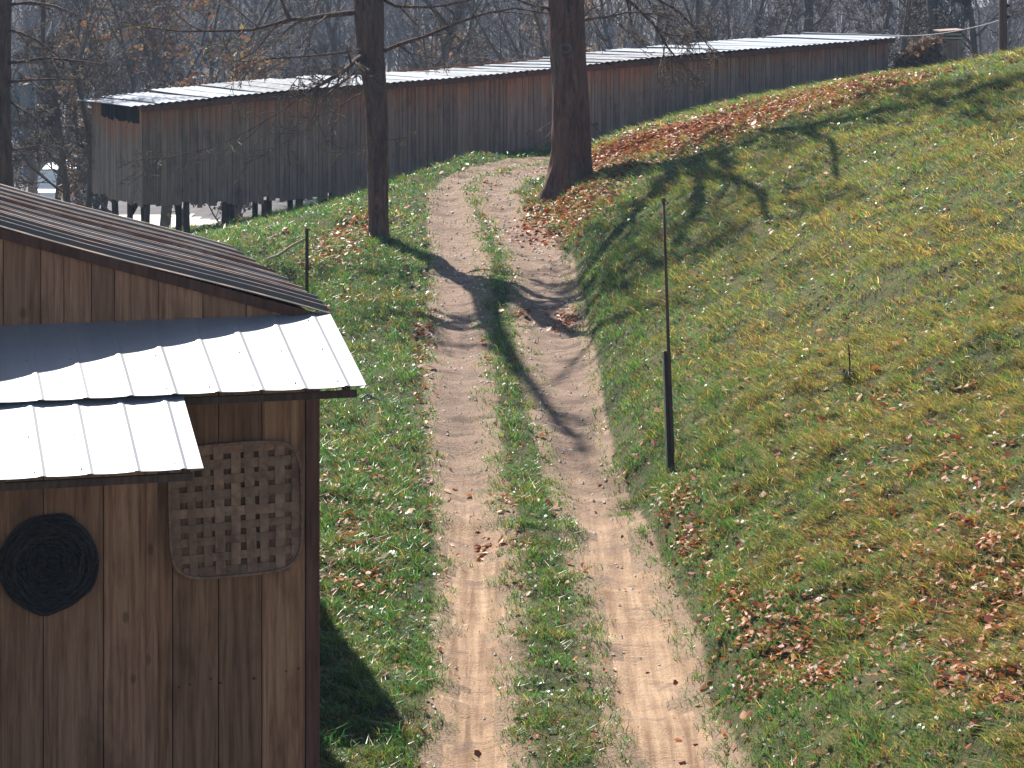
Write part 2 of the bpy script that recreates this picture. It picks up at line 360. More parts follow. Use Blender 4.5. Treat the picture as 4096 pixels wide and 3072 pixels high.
# ------------------------------------------------------------------ grass, fallen leaves, stones
def fields(X, Y):
    b = s_noise(X, Y, 2.6, 21) * .5 + s_noise(X, Y, .8, 22) * .45 + s_noise(X, Y, .3, 23) * .4
    return b
def scatter(n, y0, y1, seed):      # a fan wider than the view, so that a step to the side still finds turf
    n = int(n * 1.42); r = np.random.RandomState(seed); Y = np.sqrt(r.uniform(y0 ** 2, y1 ** 2, n)); X = r.uniform(-.27, .40, n) * Y
    return X, Y, r
_bp = ground_at([600, 650, 700, 745, 790, 835, 870, 900], [163, 144, 130, 119, 107, 95, 85, 77]); BAND = np.array([(a, b, .0) for a, b in zip(_bp[0], _bp[1]) if np.isfinite(b)])
def grass():
    Vs = []; Ts = []; Qs = []; Cs = []; base = 0
    for n, y0, y1, w, h, seed in ((440000, 17, 30, .0075, .085, 1), (330000, 30, 46, .011, .090, 2), (210000, 46, 64, .016, .10, 3)):
        X, Y, r = scatter(n, y0, y1, seed)
        d = rutd(X, Y) + .05 + .10 * s_noise(X, Y, .9, 11) + .07 * s_noise(X, Y, .35, 13)
        f = fields(X, Y)
        n = len(X); keep = r.rand(n) < np.clip((d + .06 + .10 * r.randn(len(X))) / .34, 0, 1) * np.clip(.78 + .5 * f, .22, 1)
        shed = ((X + 1.5) * .9613 + (Y - 18.3) * .2756 < .05) & ((X + 1.5) * -.2756 + (Y - 18.3) * .9613 > -.1) & (Y < 23.5)
        keep &= ~shed
        btw = (pdist(X, Y, LR) < .75) & (pdist(X, Y, RR) < .75); keep &= ~btw | (r.rand(n) < np.clip(.85 + .55 * s_noise(X, Y, .7, 71), .2, 1) * np.interp(Y, [20, 23, 26], [.6, .85, 1]))
        keep &= (pdist(X, Y, BAND) > .9) | (r.rand(n) < .28)
        # a few stray tufts in the track
        X, Y, d, f = X[keep], Y[keep], d[keep], f[keep]; n = len(X); Z = H(X, Y) - .005
        n = len(X); hh = h * (.45 + .9 * r.rand(n)) * np.clip(.6 + d * 1.2, .5, 1.15) * (1 - .25 * np.clip((X - np.interp(Y, XRY, XRX)) / 2, 0, 1)) * (.8 + .7 * np.clip(s_noise(X, Y, .45, 31), -.6, 1.5) + .3 * np.clip(s_noise(X, Y, .16, 32), -.8, 1.5)); ww = w * (.6 + .8 * r.rand(n))
        a = r.uniform(0, 6.283, n); lean = hh * r.uniform(.3, 1.9, n); la = r.uniform(0, 6.283, n)
        # mown and trampled blades lie over downhill
        bank0 = np.clip((X - np.interp(Y, XRY, XRX)) / 1.5, 0, 1); lx = np.cos(la) * lean - (.25 + 1.1 * bank0) * hh; ly = np.sin(la) * lean - .3 * hh
        bx, by = np.cos(a) * ww / 2, np.sin(a) * ww / 2
        P = np.empty((n, 5, 3))
        P[:, 0] = np.stack([X - bx, Y - by, Z], -1); P[:, 1] = np.stack([X + bx, Y + by, Z], -1)
        mx, my, mz = X + lx * .35, Y + ly * .35, Z + hh * .62
        P[:, 2] = np.stack([mx + bx * .8, my + by * .8, mz], -1); P[:, 3] = np.stack([mx - bx * .8, my - by * .8, mz], -1)
        P[:, 4] = np.stack([X + lx, Y + ly, Z + hh * .92], -1)
        i = base + np.arange(n) * 5
        Qs.append(np.stack([i, i + 1, i + 2, i + 3], -1)); Ts.append(np.stack([i + 3, i + 2, i + 4], -1)); Vs.append(P.reshape(-1, 3)); base += 5 * n
        green = np.array([.105, .215, .038]); lush = np.array([.050, .200, .065]); olive = np.array([.21, .235, .055]); straw = np.array([.42, .33, .14]); brown = np.array([.24, .13, .055])
        bank = np.clip((X - np.interp(Y, XRY, XRX)) / 2.2, 0, 1)
        p_green = np.clip(.80 - .40 * f - .46 * bank * np.interp(Y, [20, 32, 45, 55], [1.1, 1, .7, .6]) + .25 * np.clip(-d + .7, 0, .7), .12, .9); u = r.rand(n); u2 = r.rand(n)
        c = np.where((u < p_green)[:, None], np.where((u2 < .45)[:, None], lush, green), np.where((u2 < .42)[:, None], olive, np.where((u2 < .74)[:, None], straw, brown)))
        c = c * (1 + .22 * bank)[:, None]; c = c * (.55 + .95 * r.rand(n))[:, None] * (1 + .22 * np.clip(s_noise(X, Y, .35, 61), -1.5, 1.5))[:, None]
        Cs.append(np.repeat(c, 5, 0))
    o = mesh_np("grass", np.concatenate(Vs), np.concatenate(Qs), np.concatenate(Ts), M['grass'], col=np.concatenate(Cs))
    return tag(o, "short green and straw coloured pasture grass covering both sides of the track", "grass", kind="stuff")
grass()
def leaves():
    r = np.random.RandomState(5); PX = []; PY = []
    def world(n, y0, y1, keepf):
        X, Y, rr = scatter(n, y0, y1, r.randint(9999)); k = rr.rand(len(X)) < keepf(X, Y); PX.append(X[k]); PY.append(Y[k])
    def blob(px, py, sx, sy, n, rot=0.0):
        a = r.randn(n) * sx; b = r.randn(n) * sy; c, s = math.cos(rot), math.sin(rot)
        X, Y, Z = ground_at(px + a * c - b * s, py + a * s + b * c); k = np.isfinite(Y); PX.append(X[k]); PY.append(Y[k])
    world(6000, 17, 30, lambda X, Y: np.clip(.35 + .5 * s_noise(X, Y, 1.4, 41) + .35 * (X > 1.8), .08, 1) * np.where(rutd(X, Y) < 0, .10, 1))
    world(9000, 30, 62, lambda X, Y: np.clip(.22 + .5 * s_noise(X, Y, 2.0, 42), .05, 1) * np.where(rutd(X, Y) < 0, .12, 1))
    # drifts: under the barn wall, at the two oaks, along the bank and the shed
    for (x, y, n) in ((612, 152, 1900), (650, 143, 2200), (700, 130, 2400), (745, 119, 2200), (790, 107, 2000), (835, 94, 1900), (870, 84, 1600), (905, 75, 900), (640, 150, 1200), (690, 140, 1200)): blob(x, y, 24, 6, int(n * 1.5), -.24)
    blob(566, 213, 26, 10, 1500, -.35); blob(600, 180, 20, 6, 600, -.3); blob(545, 208, 12, 8, 250); blob(590, 196, 14, 6, 300); blob(560, 232, 14, 9, 160)
    blob(350, 238, 24, 9, 700, -.45); blob(372, 222, 9, 6, 200); blob(320, 262, 20, 10, 250)
    blob(563, 318, 8, 5, 170); blob(525, 311, 4, 3, 20)
    blob(678, 505, 10, 12, 120); blob(694, 545, 11, 14, 150); blob(706, 575, 8, 8, 30)
    blob(735, 600, 14, 12, 80); blob(770, 625, 28, 18, 240); blob(800, 652, 36, 16, 260); blob(785, 680, 34, 12, 320); blob(985, 690, 40, 16, 260); blob(1000, 560, 30, 30, 200); blob(800, 640, 40, 30, 160)
    blob(985, 600, 40, 22, 240); blob(880, 500, 90, 40, 260); blob(930, 620, 80, 40, 300); blob(1010, 560, 18, 20, 120); blob(960, 650, 30, 14, 90); blob(1000, 680, 26, 12, 110); blob(900, 560, 60, 34, 240); blob(960, 470, 60, 40, 260)
    blob(352, 520, 26, 18, 120); blob(345, 560, 22, 18, 130); blob(385, 545, 30, 26, 110); blob(360, 590, 22, 12, 110); blob(372, 470, 30, 16, 120)
    blob(423, 325, 7, 22, 90); blob(420, 370, 7, 26, 80); blob(520, 505, 16, 5, 60); blob(500, 545, 14, 5, 35)
    X = np.concatenate(PX); Y = np.concatenate(PY); n = len(X)
    shed = ((X + 1.5) * .9613 + (Y - 18.3) * .2756 < .05) & ((X + 1.5) * -.2756 + (Y - 18.3) * .9613 > -.1) & (Y < 23.5)
    X, Y = X[~shed], Y[~shed]; n = len(X)
    d = rutd(X, Y); Z = H(X, Y) + np.where(d < 0, .012, r.uniform(.012, .06, n))
    L = r.uniform(.018, .055, n) * np.interp(Y, [20, 35, 60], [.85, 1.1, 1.5]); wd = L * r.uniform(.5, .8, n); a = r.uniform(0, 6.283, n)
    tx = r.randn(n) * .38; ty = r.randn(n) * .38 + .1; cu = L * r.uniform(-.25, .45, n)
    ax = np.stack([np.cos(a), np.sin(a), tx], -1); bx = np.stack([-np.sin(a), np.cos(a), ty], -1); C0 = np.stack([X, Y, Z], -1)
    up = np.array([0, 0, 1.0])
    P = np.empty((n, 6, 3))
    P[:, 0] = C0 - ax * L[:, None]; P[:, 1] = C0 - ax * (L * .1)[:, None] + bx * wd[:, None] + up * cu[:, None]; P[:, 2] = C0 - ax * (L * .1)[:, None] - bx * wd[:, None] + up * cu[:, None]
    P[:, 3] = C0 + ax * (L * .55)[:, None] + bx * (wd * .7)[:, None] + up * (cu * .8)[:, None]; P[:, 4] = C0 + ax * (L * .55)[:, None] - bx * (wd * .7)[:, None] + up * (cu * .8)[:, None]
    P[:, 5] = C0 + ax * L[:, None]
    # Q: two wings folded along the midrib
    i = np.arange(n) * 6
    T = np.concatenate([np.stack([i, i + 5, i + 1], -1), np.stack([i, i + 2, i + 5], -1), np.stack([i + 1, i + 5, i + 3], -1), np.stack([i + 2, i + 4, i + 5], -1)])
    pal = np.array([(.36, .105, .040), (.26, .065, .040), (.42, .16, .05), (.42, .24, .12), (.16, .065, .04), (.50, .36, .22), (.26, .06, .05), (.40, .17, .055), (.55, .46, .36)])
    k = r.choice(len(pal), n, p=[.24, .17, .19, .07, .12, .04, .07, .09, .01]); c = pal[k] * (.75 + .5 * r.rand(n))[:, None]
    o = mesh_np("fallen_leaves", P.reshape(-1, 3), None, T, M['leaf'], col=np.repeat(c, 6, 0))
    tag(o, "russet and tan autumn leaves lying in drifts on the grass and bank", "leaves", kind="stuff")
leaves()
def weeds():
    """low clover and plantain rosettes with shiny leaves, thickest beside the shed"""
    r = np.random.RandomState(15); n = 26000; X, Y, rr = scatter(n, 18, 60, 77)
    k = rr.rand(len(X)) < np.clip(.28 + .45 * s_noise(X, Y, 1.3, 51) + .4 * (X < 0) * (Y < 29), 0, 1) * np.clip(rutd(X, Y) / .25, 0, 1)
    k &= ~(((X + 1.5) * .9613 + (Y - 18.3) * .2756 < .05) & (Y < 23.5) & (Y > 17))
    X, Y = X[k], Y[k]; n = len(X); m = 5
    X = np.repeat(X, m); Y = np.repeat(Y, m); n *= m; a = r.uniform(0, 6.283, n); L = r.uniform(.02, .05, n) * np.interp(Y, [25, 55], [1, 1.5]); w = L * .42
    Z = H(X, Y) + .02 + r.rand(n) * .03; c0 = np.stack([X, Y, Z], -1); dx = np.stack([np.cos(a), np.sin(a), r.uniform(-.1, .7, n)], -1); sx = np.stack([-np.sin(a), np.cos(a), r.randn(n) * .25], -1)
    P = np.stack([c0, c0 + dx * (L * .6)[:, None] + sx * w[:, None], c0 + dx * (L * 1.1)[:, None], c0 + dx * (L * .6)[:, None] - sx * w[:, None]], 1)
    i = np.arange(n) * 4; c = np.array([.06, .13, .06])[None] * (.6 + 1.1 * r.rand(n))[:, None] + np.array([.04, .03, .0]) * r.rand(n)[:, None]
    o = mesh_np("clover", P.reshape(-1, 3), np.stack([i, i + 1, i + 2, i + 3], -1), None, M['clover'], col=np.repeat(c, 4, 0))
    tag(o, "low shiny clover and broad weed leaves among the grass beside the track", "ground cover", kind="stuff")
weeds()
def stones():
    r = np.random.RandomState(9); n = 60000; X, Y, rr = scatter(n, 17, 58, 33)
    d = rutd(X, Y); k = (d < .08) & (rr.rand(len(X)) < .55 * np.interp(Y, [17, 26, 31, 60], [.22, .3, .9, 1]))
    X, Y = X[k], Y[k]; n = len(X); s = (.006 + .022 * r.rand(n) ** 3) * np.interp(Y, [20, 50], [.9, 1.5]); Z = H(X, Y)
    oc = np.array([(1, 0, 0), (0, 1, 0), (-1, 0, 0), (0, -1, 0), (0, 0, .8), (0, 0, -.6)], float)
    P = np.stack([X, Y, Z + s * .25], -1)[:, None, :] + oc[None] * s[:, None, None] * r.uniform(.6, 1.3, (n, 6, 1))
    i = (np.arange(n) * 6)[:, None, None]; f = np.array([(0, 1, 4), (1, 2, 4), (2, 3, 4), (3, 0, 4), (1, 0, 5), (2, 1, 5), (3, 2, 5), (0, 3, 5)])[None]
    o = mesh_np("gravel_stones", P.reshape(-1, 3), None, (i + f).reshape(-1, 3), M['stone'])
    tag(o, "small pale stones scattered over the two wheel ruts", "gravel", kind="stuff")
stones()

# ------------------------------------------------------------------ long barn on posts
def metal_sheet_mat(name, c, rust, amount, metal, rough, nsc=(3, 3, 3), bumps=.15, lo=.85, spec=.5):
    m, nt, p, o = new_mat(name)
    a = sep(nt, attr(nt).outputs["Color"]); g = noise(nt, coords(nt, "Object", nsc), 1.0, 6, .65); g2 = noise(nt, coords(nt, "Object", (14, 14, 14)), 1.0, 4, .7)
    k = N(nt, "ShaderNodeMath", operation='MULTIPLY_ADD'); k.inputs[1].default_value = .35; nt.links.new(a[0], k.inputs[0]); nt.links.new(g, k.inputs[2])
    f = maprange(nt, k.outputs[0], .95 - amount, 1.15 - amount)
    base = mixc(nt, maprange(nt, a[1], 0, 1), tuple(x * lo for x in c), c)
    base = mixc(nt, maprange(nt, g2, .55, .75, 0, .25), base, tuple(x * .5 for x in c))
    nt.links.new(mixc(nt, f, base, rust), p.inputs["Base Color"])
    nt.links.new(maprange(nt, f, 0, 1, metal, metal * .2), p.inputs["Metallic"]); nt.links.new(maprange(nt, f, 0, 1, rough, .8), p.inputs["Roughness"])
    p.inputs["Specular IOR Level"].default_value = spec; bump(nt, p, g2, bumps, .006); return m
M['barnroof'] = metal_sheet_mat("galvanised_roof", (.25, .285, .335), (.22, .22, .23), .30, .08, .65, lo=.84, spec=.12)
M['porch'] = metal_sheet_mat("white_metal_roof", (.35, .358, .375), (.6, .56, .5), .0, .55, .48, bumps=.04)
M['rustroof'] = metal_sheet_mat("rusty_roof", (.46, .38, .32), (.17, .10, .075), .30, .5, .38, lo=.28)
def sheet(P, thick, cols=None):
    """grid of points (ny,nx,3) -> closed thin sheet"""
    ny, nx = P.shape[:2]; B = P.copy(); B[..., 2] -= thick; V = np.concatenate([P.reshape(-1, 3), B.reshape(-1, 3)]); o = ny * nx
    i = (np.arange(ny - 1)[:, None] * nx + np.arange(nx - 1)[None]).reshape(-1); Q = [np.stack([i, i + 1, i + nx + 1, i + nx], -1), np.stack([i + nx, i + nx + 1, i + 1, i], -1) + o]
    e = np.concatenate([np.arange(nx), np.arange(1, ny) * nx + nx - 1, (ny - 1) * nx + np.arange(nx - 2, -1, -1), np.arange(ny - 2, 0, -1) * nx]); f = np.roll(e, -1)
    Q.append(np.stack([f, e, e + o, f + o], -1))
    c = np.zeros((len(V), 3)) if cols is None else np.concatenate([cols.reshape(-1, 3)] * 2)
    return V, np.concatenate(Q), c
def barn():
    BX, BY, L, D = -8.76, 57.0, 21.1, 4.5; rz = math.atan2(9.0, 19.1); z0 = 2.2
    ca, sa = math.cos(rz), math.sin(rz)
    wx = lambda x, y: (BX + x * ca - y * sa, BY + x * sa + y * ca)
    b = empty("long_barn", (BX, BY, z0), rz)
    tag(b, "long low weathered grey plank barn on posts with wavy metal roof", "barn")
    eave = lambda x: 8 - 2.49 + 1.47 * x / L - z0
    def bot(x, y=0):
        X, Y = wx(x, y); return max(8 - 4.90 - .06 * math.sin(x * .9) - z0, float(H(X, Y)) + 0.0 - .35 - z0)
    def board(mb, x0, x1, y0, y1, za, zb):
        n0 = len(mb.C); mb.box(x0, x1, y0, y1, za, zb)
        for k in range(8): mb.C[n0 + k] = (mb.C[n0][0], mb.C[n0][1], 0.0 if k < 4 else 1.0)
    r = random.Random(3); mb = MB(4); x = 0.0
    while x < L:
        w = min(r.choice((.10, .12, .14, .16, .2)) * r.uniform(.9, 1.1), L - x + .001)
        dz = r.uniform(-.05, .05) if r.random() < .85 else r.uniform(.0, .16)
        board(mb, x + .005, x + w - .006, -.012 - r.uniform(0, .018), .012, bot(x) + dz, eave(x + w / 2) - .02); x += w
    mb.build("front_wall", M['barn'], b)
    mb = MB(5); x = .02                                   # end wall with an open strip below the roof
    while x < D:
        w = r.choice((.16, .2, .24)); top = eave(0) - (.45 if .25 < x < 3.6 else .0) + r.uniform(-.04, .04) * (.25 < x < 3.6)
        board(mb, -.02, .005 + r.uniform(0, .02), x + .005, min(x + w, D) - .005, bot(0, x) + r.uniform(-.06, .06), top); x += w
    mb.build("end_wall", M['barn'], b)
    mb = MB(6); x = 0.0
    while x < L:
        w = .3; board(mb, x, min(x + w, L) - .004, D - .03, D, bot(x, D) + .02, eave(x) + .02); x += w
    mb.build("back_wall", M['barn'], b)
    mb = MB(61); y = .03
    while y < D - .05: board(mb, L - .03, L, y, min(y + .25, D) - .004, bot(L, y), eave(L)); y += .25
    mb.build("far_end_wall", M['barn'], b)
    mb = MB(7); mb.hexa([(0.03, .03, 8 - 4.86 - z0), (L - .05, .03, 8 - 4.0 - z0), (L - .05, D - .05, 8 - 4.0 - z0), (0.03, D - .05, 8 - 4.86 - z0), (0.03, .03, 8 - 4.80 - z0), (L - .05, .03, 8 - 3.94 - z0), (L - .05, D - .05, 8 - 3.94 - z0), (0.03, D - .05, 8 - 4.80 - z0)])
    mb.build("floor", M['post'], b)
    for row, y in enumerate((.08, 2.2, 4.3)):             # the posts it stands on at the low end
        x = .12 + .2 * row
        while x < 8.6:
            X, Y = wx(x, y); g = float(H(X, Y)) - z0
            if 8 - 4.9 - z0 - g > .05:
                mb = MB(int(x * 100) + row); le = r.uniform(-.12, .12)
                mb.tube([(x + le, y, g - .25), (x + le * .4, y, (g - 2.9) / 2 + .6), (x, y, 8 - 4.87 - z0)], [.085, .08, .075], 8); mb.build("stilt", M['post'], b)
            x += r.uniform(.75, 1.25)
    mb = MB(8); mb.bar((.55, 2.2, 8 - 4.92 - z0), (-.0, 2.2, float(H(*wx(0, 2.2))) - z0), .1, .1); mb.build("brace", M['post'], b)
    # wavy roof: overlapping sheets of metal, each lying a little differently
    xs = []; x = -.45
    while x < L + .35: xs.append(x); x += .66
    V = []; Q = []; C = []; n = 0
    for i, x in enumerate(xs):
        x1 = min(x + .70, L + .4); tl = r.uniform(-.025, .03) + .05 * math.sin(x * .4); f = r.uniform(-.015, .015); sag = .03 * math.sin(x * .55)
        us = np.linspace(0, 1, 9); vs = np.array([0, .33, .66, 1.0]); rib = .014 * np.cos(us * 8 * math.pi)
        P = np.empty((4, 9, 3))
        for j, v in enumerate(vs):
            X = x + us * (x1 - x)
            P[j, :, 0] = X; P[j, :, 1] = -.28 + f + v * (D + .6); P[j, :, 2] = eave(X) + .02 + rib + sag + .006 * (i % 2) + v * (-.03 + tl) + .012 * math.sin(v * 3.14 + i) * (0 < v < 1)
        cc = np.zeros((4, 9, 3)); cc[..., 0] = r.random(); cc[..., 1] = r.random()
        v_, q_, c_ = sheet(P, .006, cc); V.append(v_); Q.append(q_ + n); C.append(c_); n += len(v_)
    mesh_np("roof", np.concatenate(V), np.concatenate(Q), None, M['barnroof'], b, np.concatenate(C))
    mb = MB(9)
    mb.hexa([(-.1, -.2, eave(-.1) - .16), (L + .1, -.2, eave(L + .1) - .16), (L + .1, -.16, eave(L + .1) - .16), (-.1, -.16, eave(-.1) - .16), (-.1, -.2, eave(-.1) - .045), (L + .1, -.2, eave(L + .1) - .045), (L + .1, -.16, eave(L + .1) - .045), (-.1, -.16, eave(-.1) - .045)])
    mb.build("eave_board", M['trim'], b)
    mb = MB(10); x = .4
    while x < L: mb.box(x, x + .06, -.24, D, eave(x) - .1, eave(x) - .012); x += 1.2
    mb.build("rafters", M['post'], b)
    return b, wx, eave, L, z0
BARN = barn()

# ------------------------------------------------------------------ near shed with two-tier white porch roof
def shed():
    rz = math.radians(16); O = Vector((-1.496, 18.3, 1.35)); zo = O.z
    s = empty("plank_shed", O, rz)
    tag(s, "brown plank shed with rusty gable roof and stepped white metal porch roof", "shed")
    r = random.Random(11); pit = .30; ez = 5.60 - zo; Wd = 6.4; Lg = 4.7
    gz = lambda u: ez + pit * min(-u, Wd + u)            # underside of the gable roof
    # gable boards above the porch and wall boards below it
    mb = MB(21); u = -.0
    while u > -Wd:
        w = r.choice((.17, .2, .24, .27, .33)); a = max(u - w, -Wd)
        n0 = -r.uniform(0, .012); y0, y1 = -.03 + n0, -.005
        mb.hexa([(a + .003, y0, 5.60 - zo), (u - .003, y0, 5.60 - zo), (u - .003, y1, 5.60 - zo), (a + .003, y1, 5.60 - zo), (a + .003, y0, gz(a) - .02), (u - .003, y0, gz(u) - .02), (u - .003, y1, gz(u) - .02), (a + .003, y1, gz(a) - .02)]); u = a
    mb.build("gable_boards", M['wall'], s)
    mb = MB(22); u = -.085
    for w in (.335, .33, .345, .36, .34, .3, .33, .3, .35, .3, .32, .3, .34, .3, .3, .33, .3, .3, .3, .3):
        if u < -Wd: break
        a = max(u - w, -Wd); y0 = -.028 - r.uniform(0, .006)
        mb.box(a + .004, u - .004, y0, 0, -.9, 5.585 - zo); u = a
    mb.build("wall_boards", M['wall'], s)
    mb = MB(23); mb.box(-.083, .0, -.045, -.0, -.9, 5.58 - zo); mb.box(.003, .022, -.04, .10, -.9, 5.56 - zo); mb.build("corner_trim", M['trim'], s)
    mb = MB(24); v = .1
    while v < Lg:
        w = r.choice((.25, .3, .33)); mb.box(-.02, .004 + r.uniform(0, .006), v + .004, min(v + w, Lg) - .003, -1.2, 5.585 - zo); v += w
    mb.build("side_wall", M['wall'], s)
    mb = MB(25); v = .0
    while v < Lg: mb.box(-Wd, -Wd + .025, v + .004, min(v + .3, Lg) - .003, -1.2, 5.585 - zo); v += .3
    u = -.02
    while u > -Wd:
        a = max(u - .3, -Wd + .03); mb.hexa([(a, Lg - .03, -1.2), (u - .003, Lg - .03, -1.2), (u - .003, Lg - .004, -1.2), (a, Lg - .004, -1.2), (a, Lg - .03, gz(a) - .02), (u - .003, Lg - .03, gz(u) - .02), (u - .003, Lg - .004, gz(u) - .02), (a, Lg - .004, gz(a) - .02)]); u = a - .0
        if a <= -Wd + .031: break
    mb.build("back_walls", M['wall'], s)
    # the door leaf, set proud of the wall, with its shadow gap to the right
    mb = MB(26); u = -1.215
    for i, w in enumerate((.40, .44, .42, .40, .42)):
        mb.box(u - w + .004, u - .004, -.085 - r.uniform(0, .006), -.045, -.75, 5.02 - zo); u -= w
    d = mb.build("door", M['door'], s)
    mb = MB(27); mb.box(-1.30, -1.22, -.108, -.092, -.74, 5.0 - zo); mb.build("door_batten", M['door'], d)
    mb = MB(28); mb.box(-3.3, -1.16, -.044, -.030, 5.02 - zo, 5.16 - zo); mb.build("door_header", M['trim'], s)
    # main roof: ribbed rusty sheets, ribs running down the slope
    def slope(name, sgn):
        vs = []; v = -.06
        while v < Lg + .12:
            vs += [(v, 0), (v + .085, 0), (v + .10, .034), (v + .125, .034), (v + .14, 0)]; v += .2
        vs = [(a, h) for a, h in vs if a <= Lg + .12]; ts = np.linspace(-.10, Wd / 2, 12); P = np.empty((len(vs), 12, 3)); cc = np.zeros((len(vs), 12, 3))
        rr = random.Random(5 + sgn)
        for j, (a, h) in enumerate(vs):
            P[j, :, 0] = -ts if sgn > 0 else -Wd + ts
            P[j, :, 1] = a; P[j, :, 2] = ez + pit * ts + .035 + h + .012 * np.sin(ts * 2.1 + 1)
            kk = int((a + .06) / .58); cc[j, :, 0] = .5 + .5 * math.sin(kk * 2.7); cc[j, :, 1] = (.15, .9, .3, 1.0, .05, .7, .2, .95, .4, .6)[kk % 10]; P[j, :, 2] += .045 * ((a + .06) / .58 - kk)
        if sgn < 0: P = P[:, ::-1]
        V, Q, C = sheet(P, .006, cc); return mesh_np(name, V, Q, None, M['rustroof'], s, C)
    slope("roof_slope", 1); slope("roof_slope", -1)
    mb = MB(29); mb.bar((-Wd / 2, -.16, ez + pit * Wd / 2 + .075), (-Wd / 2, Lg + .14, ez + pit * Wd / 2 + .075), .32, .02); mb.build("ridge_cap", M['rustroof'], s)
    for sg in (1, -1):
        A = Vector((.10 if sg > 0 else -Wd - .10, 0, ez - .03)); B = Vector((-Wd / 2, 0, ez + pit * Wd / 2)); B.z -= .0
        for v in (-.05, Lg + .10):
            mb = MB(30 + sg); mb.bar(A + Vector((0, v, -.02)), B + Vector((0, v, -.02)), .022, .075)
            mb.build("rake_board", M['trim'], s)
    mb = MB(35); mb.bar((-3.0, Lg + .118, ez + .91 + .06), (-1.86, Lg + .118, ez + .56 + .06), .05, .03); mb.build("rake_flashing", M['porch'], s)
    # porch roofs
    def porch(name, u1, u0, v0, z0, v1, z1, first):
        us = [u1]; u = u1 - first
        while u > u0: us += [u + .03, u + .008, u - .008, u - .03]; u -= .305
        us.append(u0); hs = [0.0]; u = u1 - first
        while u > u0: hs += [0, .006, .006, 0]; u -= .305
        hs.append(0); us, hs = us[::-1], hs[::-1]
        # flat pans bow a little between the ribs
        U = []; Hh = []
        for a, b, ha, hb in zip(us[:-1], us[1:], hs[:-1], hs[1:]):
            U.append(a); Hh.append(ha)
            if b - a > .15:
                for t in (.25, .5, .75): U.append(a + (b - a) * t); Hh.append(-.004 * math.sin(t * 3.1416))
        U.append(us[-1]); Hh.append(hs[-1]); U = np.array(U); Hh = np.array(Hh)
        nv = 9; P = np.empty((nv, len(U), 3)); cc = np.zeros((nv, len(U), 3)); rr = np.random.RandomState(3)
        wav = .004 * np.sin(U * 3.1) + .002 * np.sin(U * 7.7 + 1)
        for j, t in enumerate(np.linspace(0, 1, nv)):
            P[nv - 1 - j, :, 0] = U; P[nv - 1 - j, :, 1] = v0 + (v1 - v0) * t + (.008 * np.sin(U * 5) if t == 1 else 0); P[nv - 1 - j, :, 2] = z0 + (z1 - z0) * t + Hh + wav * math.sin(t * 2.5)
            cc[nv - 1 - j, :, 1] = .7 + .3 * np.sin(np.floor((U - u1) / .61) * 9)
        V, Q, C = sheet(P, .005, cc); return mesh_np(name, V, Q, None, M['porch'], s, C)
    porch("upper_porch_roof", .10, -4.6, -.045, 5.615 - zo, -1.33, 5.262 - zo, .145)
    porch("lower_porch_roof", -1.20, -4.6, -1.24, 5.262 - zo, -2.24, 4.915 - zo, .135)
    # added lean-to, unseen behind the roof, put in to shade the grass
    mb = MB(39); v = Lg + .02
    while v < 10.2: mb.box(.60, .63, v + .004, v + .296, -1.2, 4.74 - zo); v += .3
    u = .60
    while u > -Wd: mb.box(u - .296, u - .004, 10.2, 10.23, -1.2, 4.78 - zo + .06 * -u); u -= .3
    mb.build("added_shade_wall", M['wall'], s)
    P = np.empty((40, 8, 3)); cc = np.zeros((40, 8, 3)); tt = np.linspace(-.75, 6.4, 8)
    for j in range(40): P[j, :, 0] = -tt[::-1] * 1.0; P[j, :, 1] = Lg + .14 + j * .142; P[j, :, 2] = 4.83 - zo + .02 * (j % 2) + .06 * tt[::-1]; cc[j, :, 1] = (j // 4 % 3) / 2
    V, Q, C = sheet(P, .006, cc); mesh_np("added_shade_roof", V, Q, None, M['rustroof'], s, C)
    mb = MB(36)
    for u in (-.02, -1.24, -2.5, -3.8): mb.bar((u, -.05, 5.555 - zo), (u, -1.24, 5.228 - zo), .045, .07)
    mb.bar((-4.5, -1.22, 5.19 - zo), (.05, -1.22, 5.19 - zo), .04, .05)
    mb.build("porch_rafters", M['post'], s)
    mb = MB(37)
    for u in (-1.30, -2.5, -3.8): mb.bar((u, -1.20, 5.215 - zo), (u, -2.16, 4.882 - zo), .045, .065)
    mb.bar((-4.5, -2.14, 4.845 - zo), (-1.26, -2.14, 4.845 - zo), .04, .05)
    for u in (-3.9,): mb.bar((u, -2.08, 4.84 - zo), (u, -.06, 4.1 - zo), .05, .07)
    mb.build("lower_rafters", M['post'], s)
    mb = MB(38); pts = [(.03, .9, .85), (.12, .85, .55), (.15, .82, .44), (.21, .80, .40), (.42, .74, .38)]
    mb.tube(pts, .028, 10); mb.build("bent_pipe", M['pale_metal'], s, True)
    return s, O, rz
SHED, SO, SRZ = shed()
def on_shed(u, v, z):
    c, s_ = math.cos(SRZ), math.sin(SRZ); return (SO.x + u * c - v * s_, SO.y + u * s_ + v * c, z)
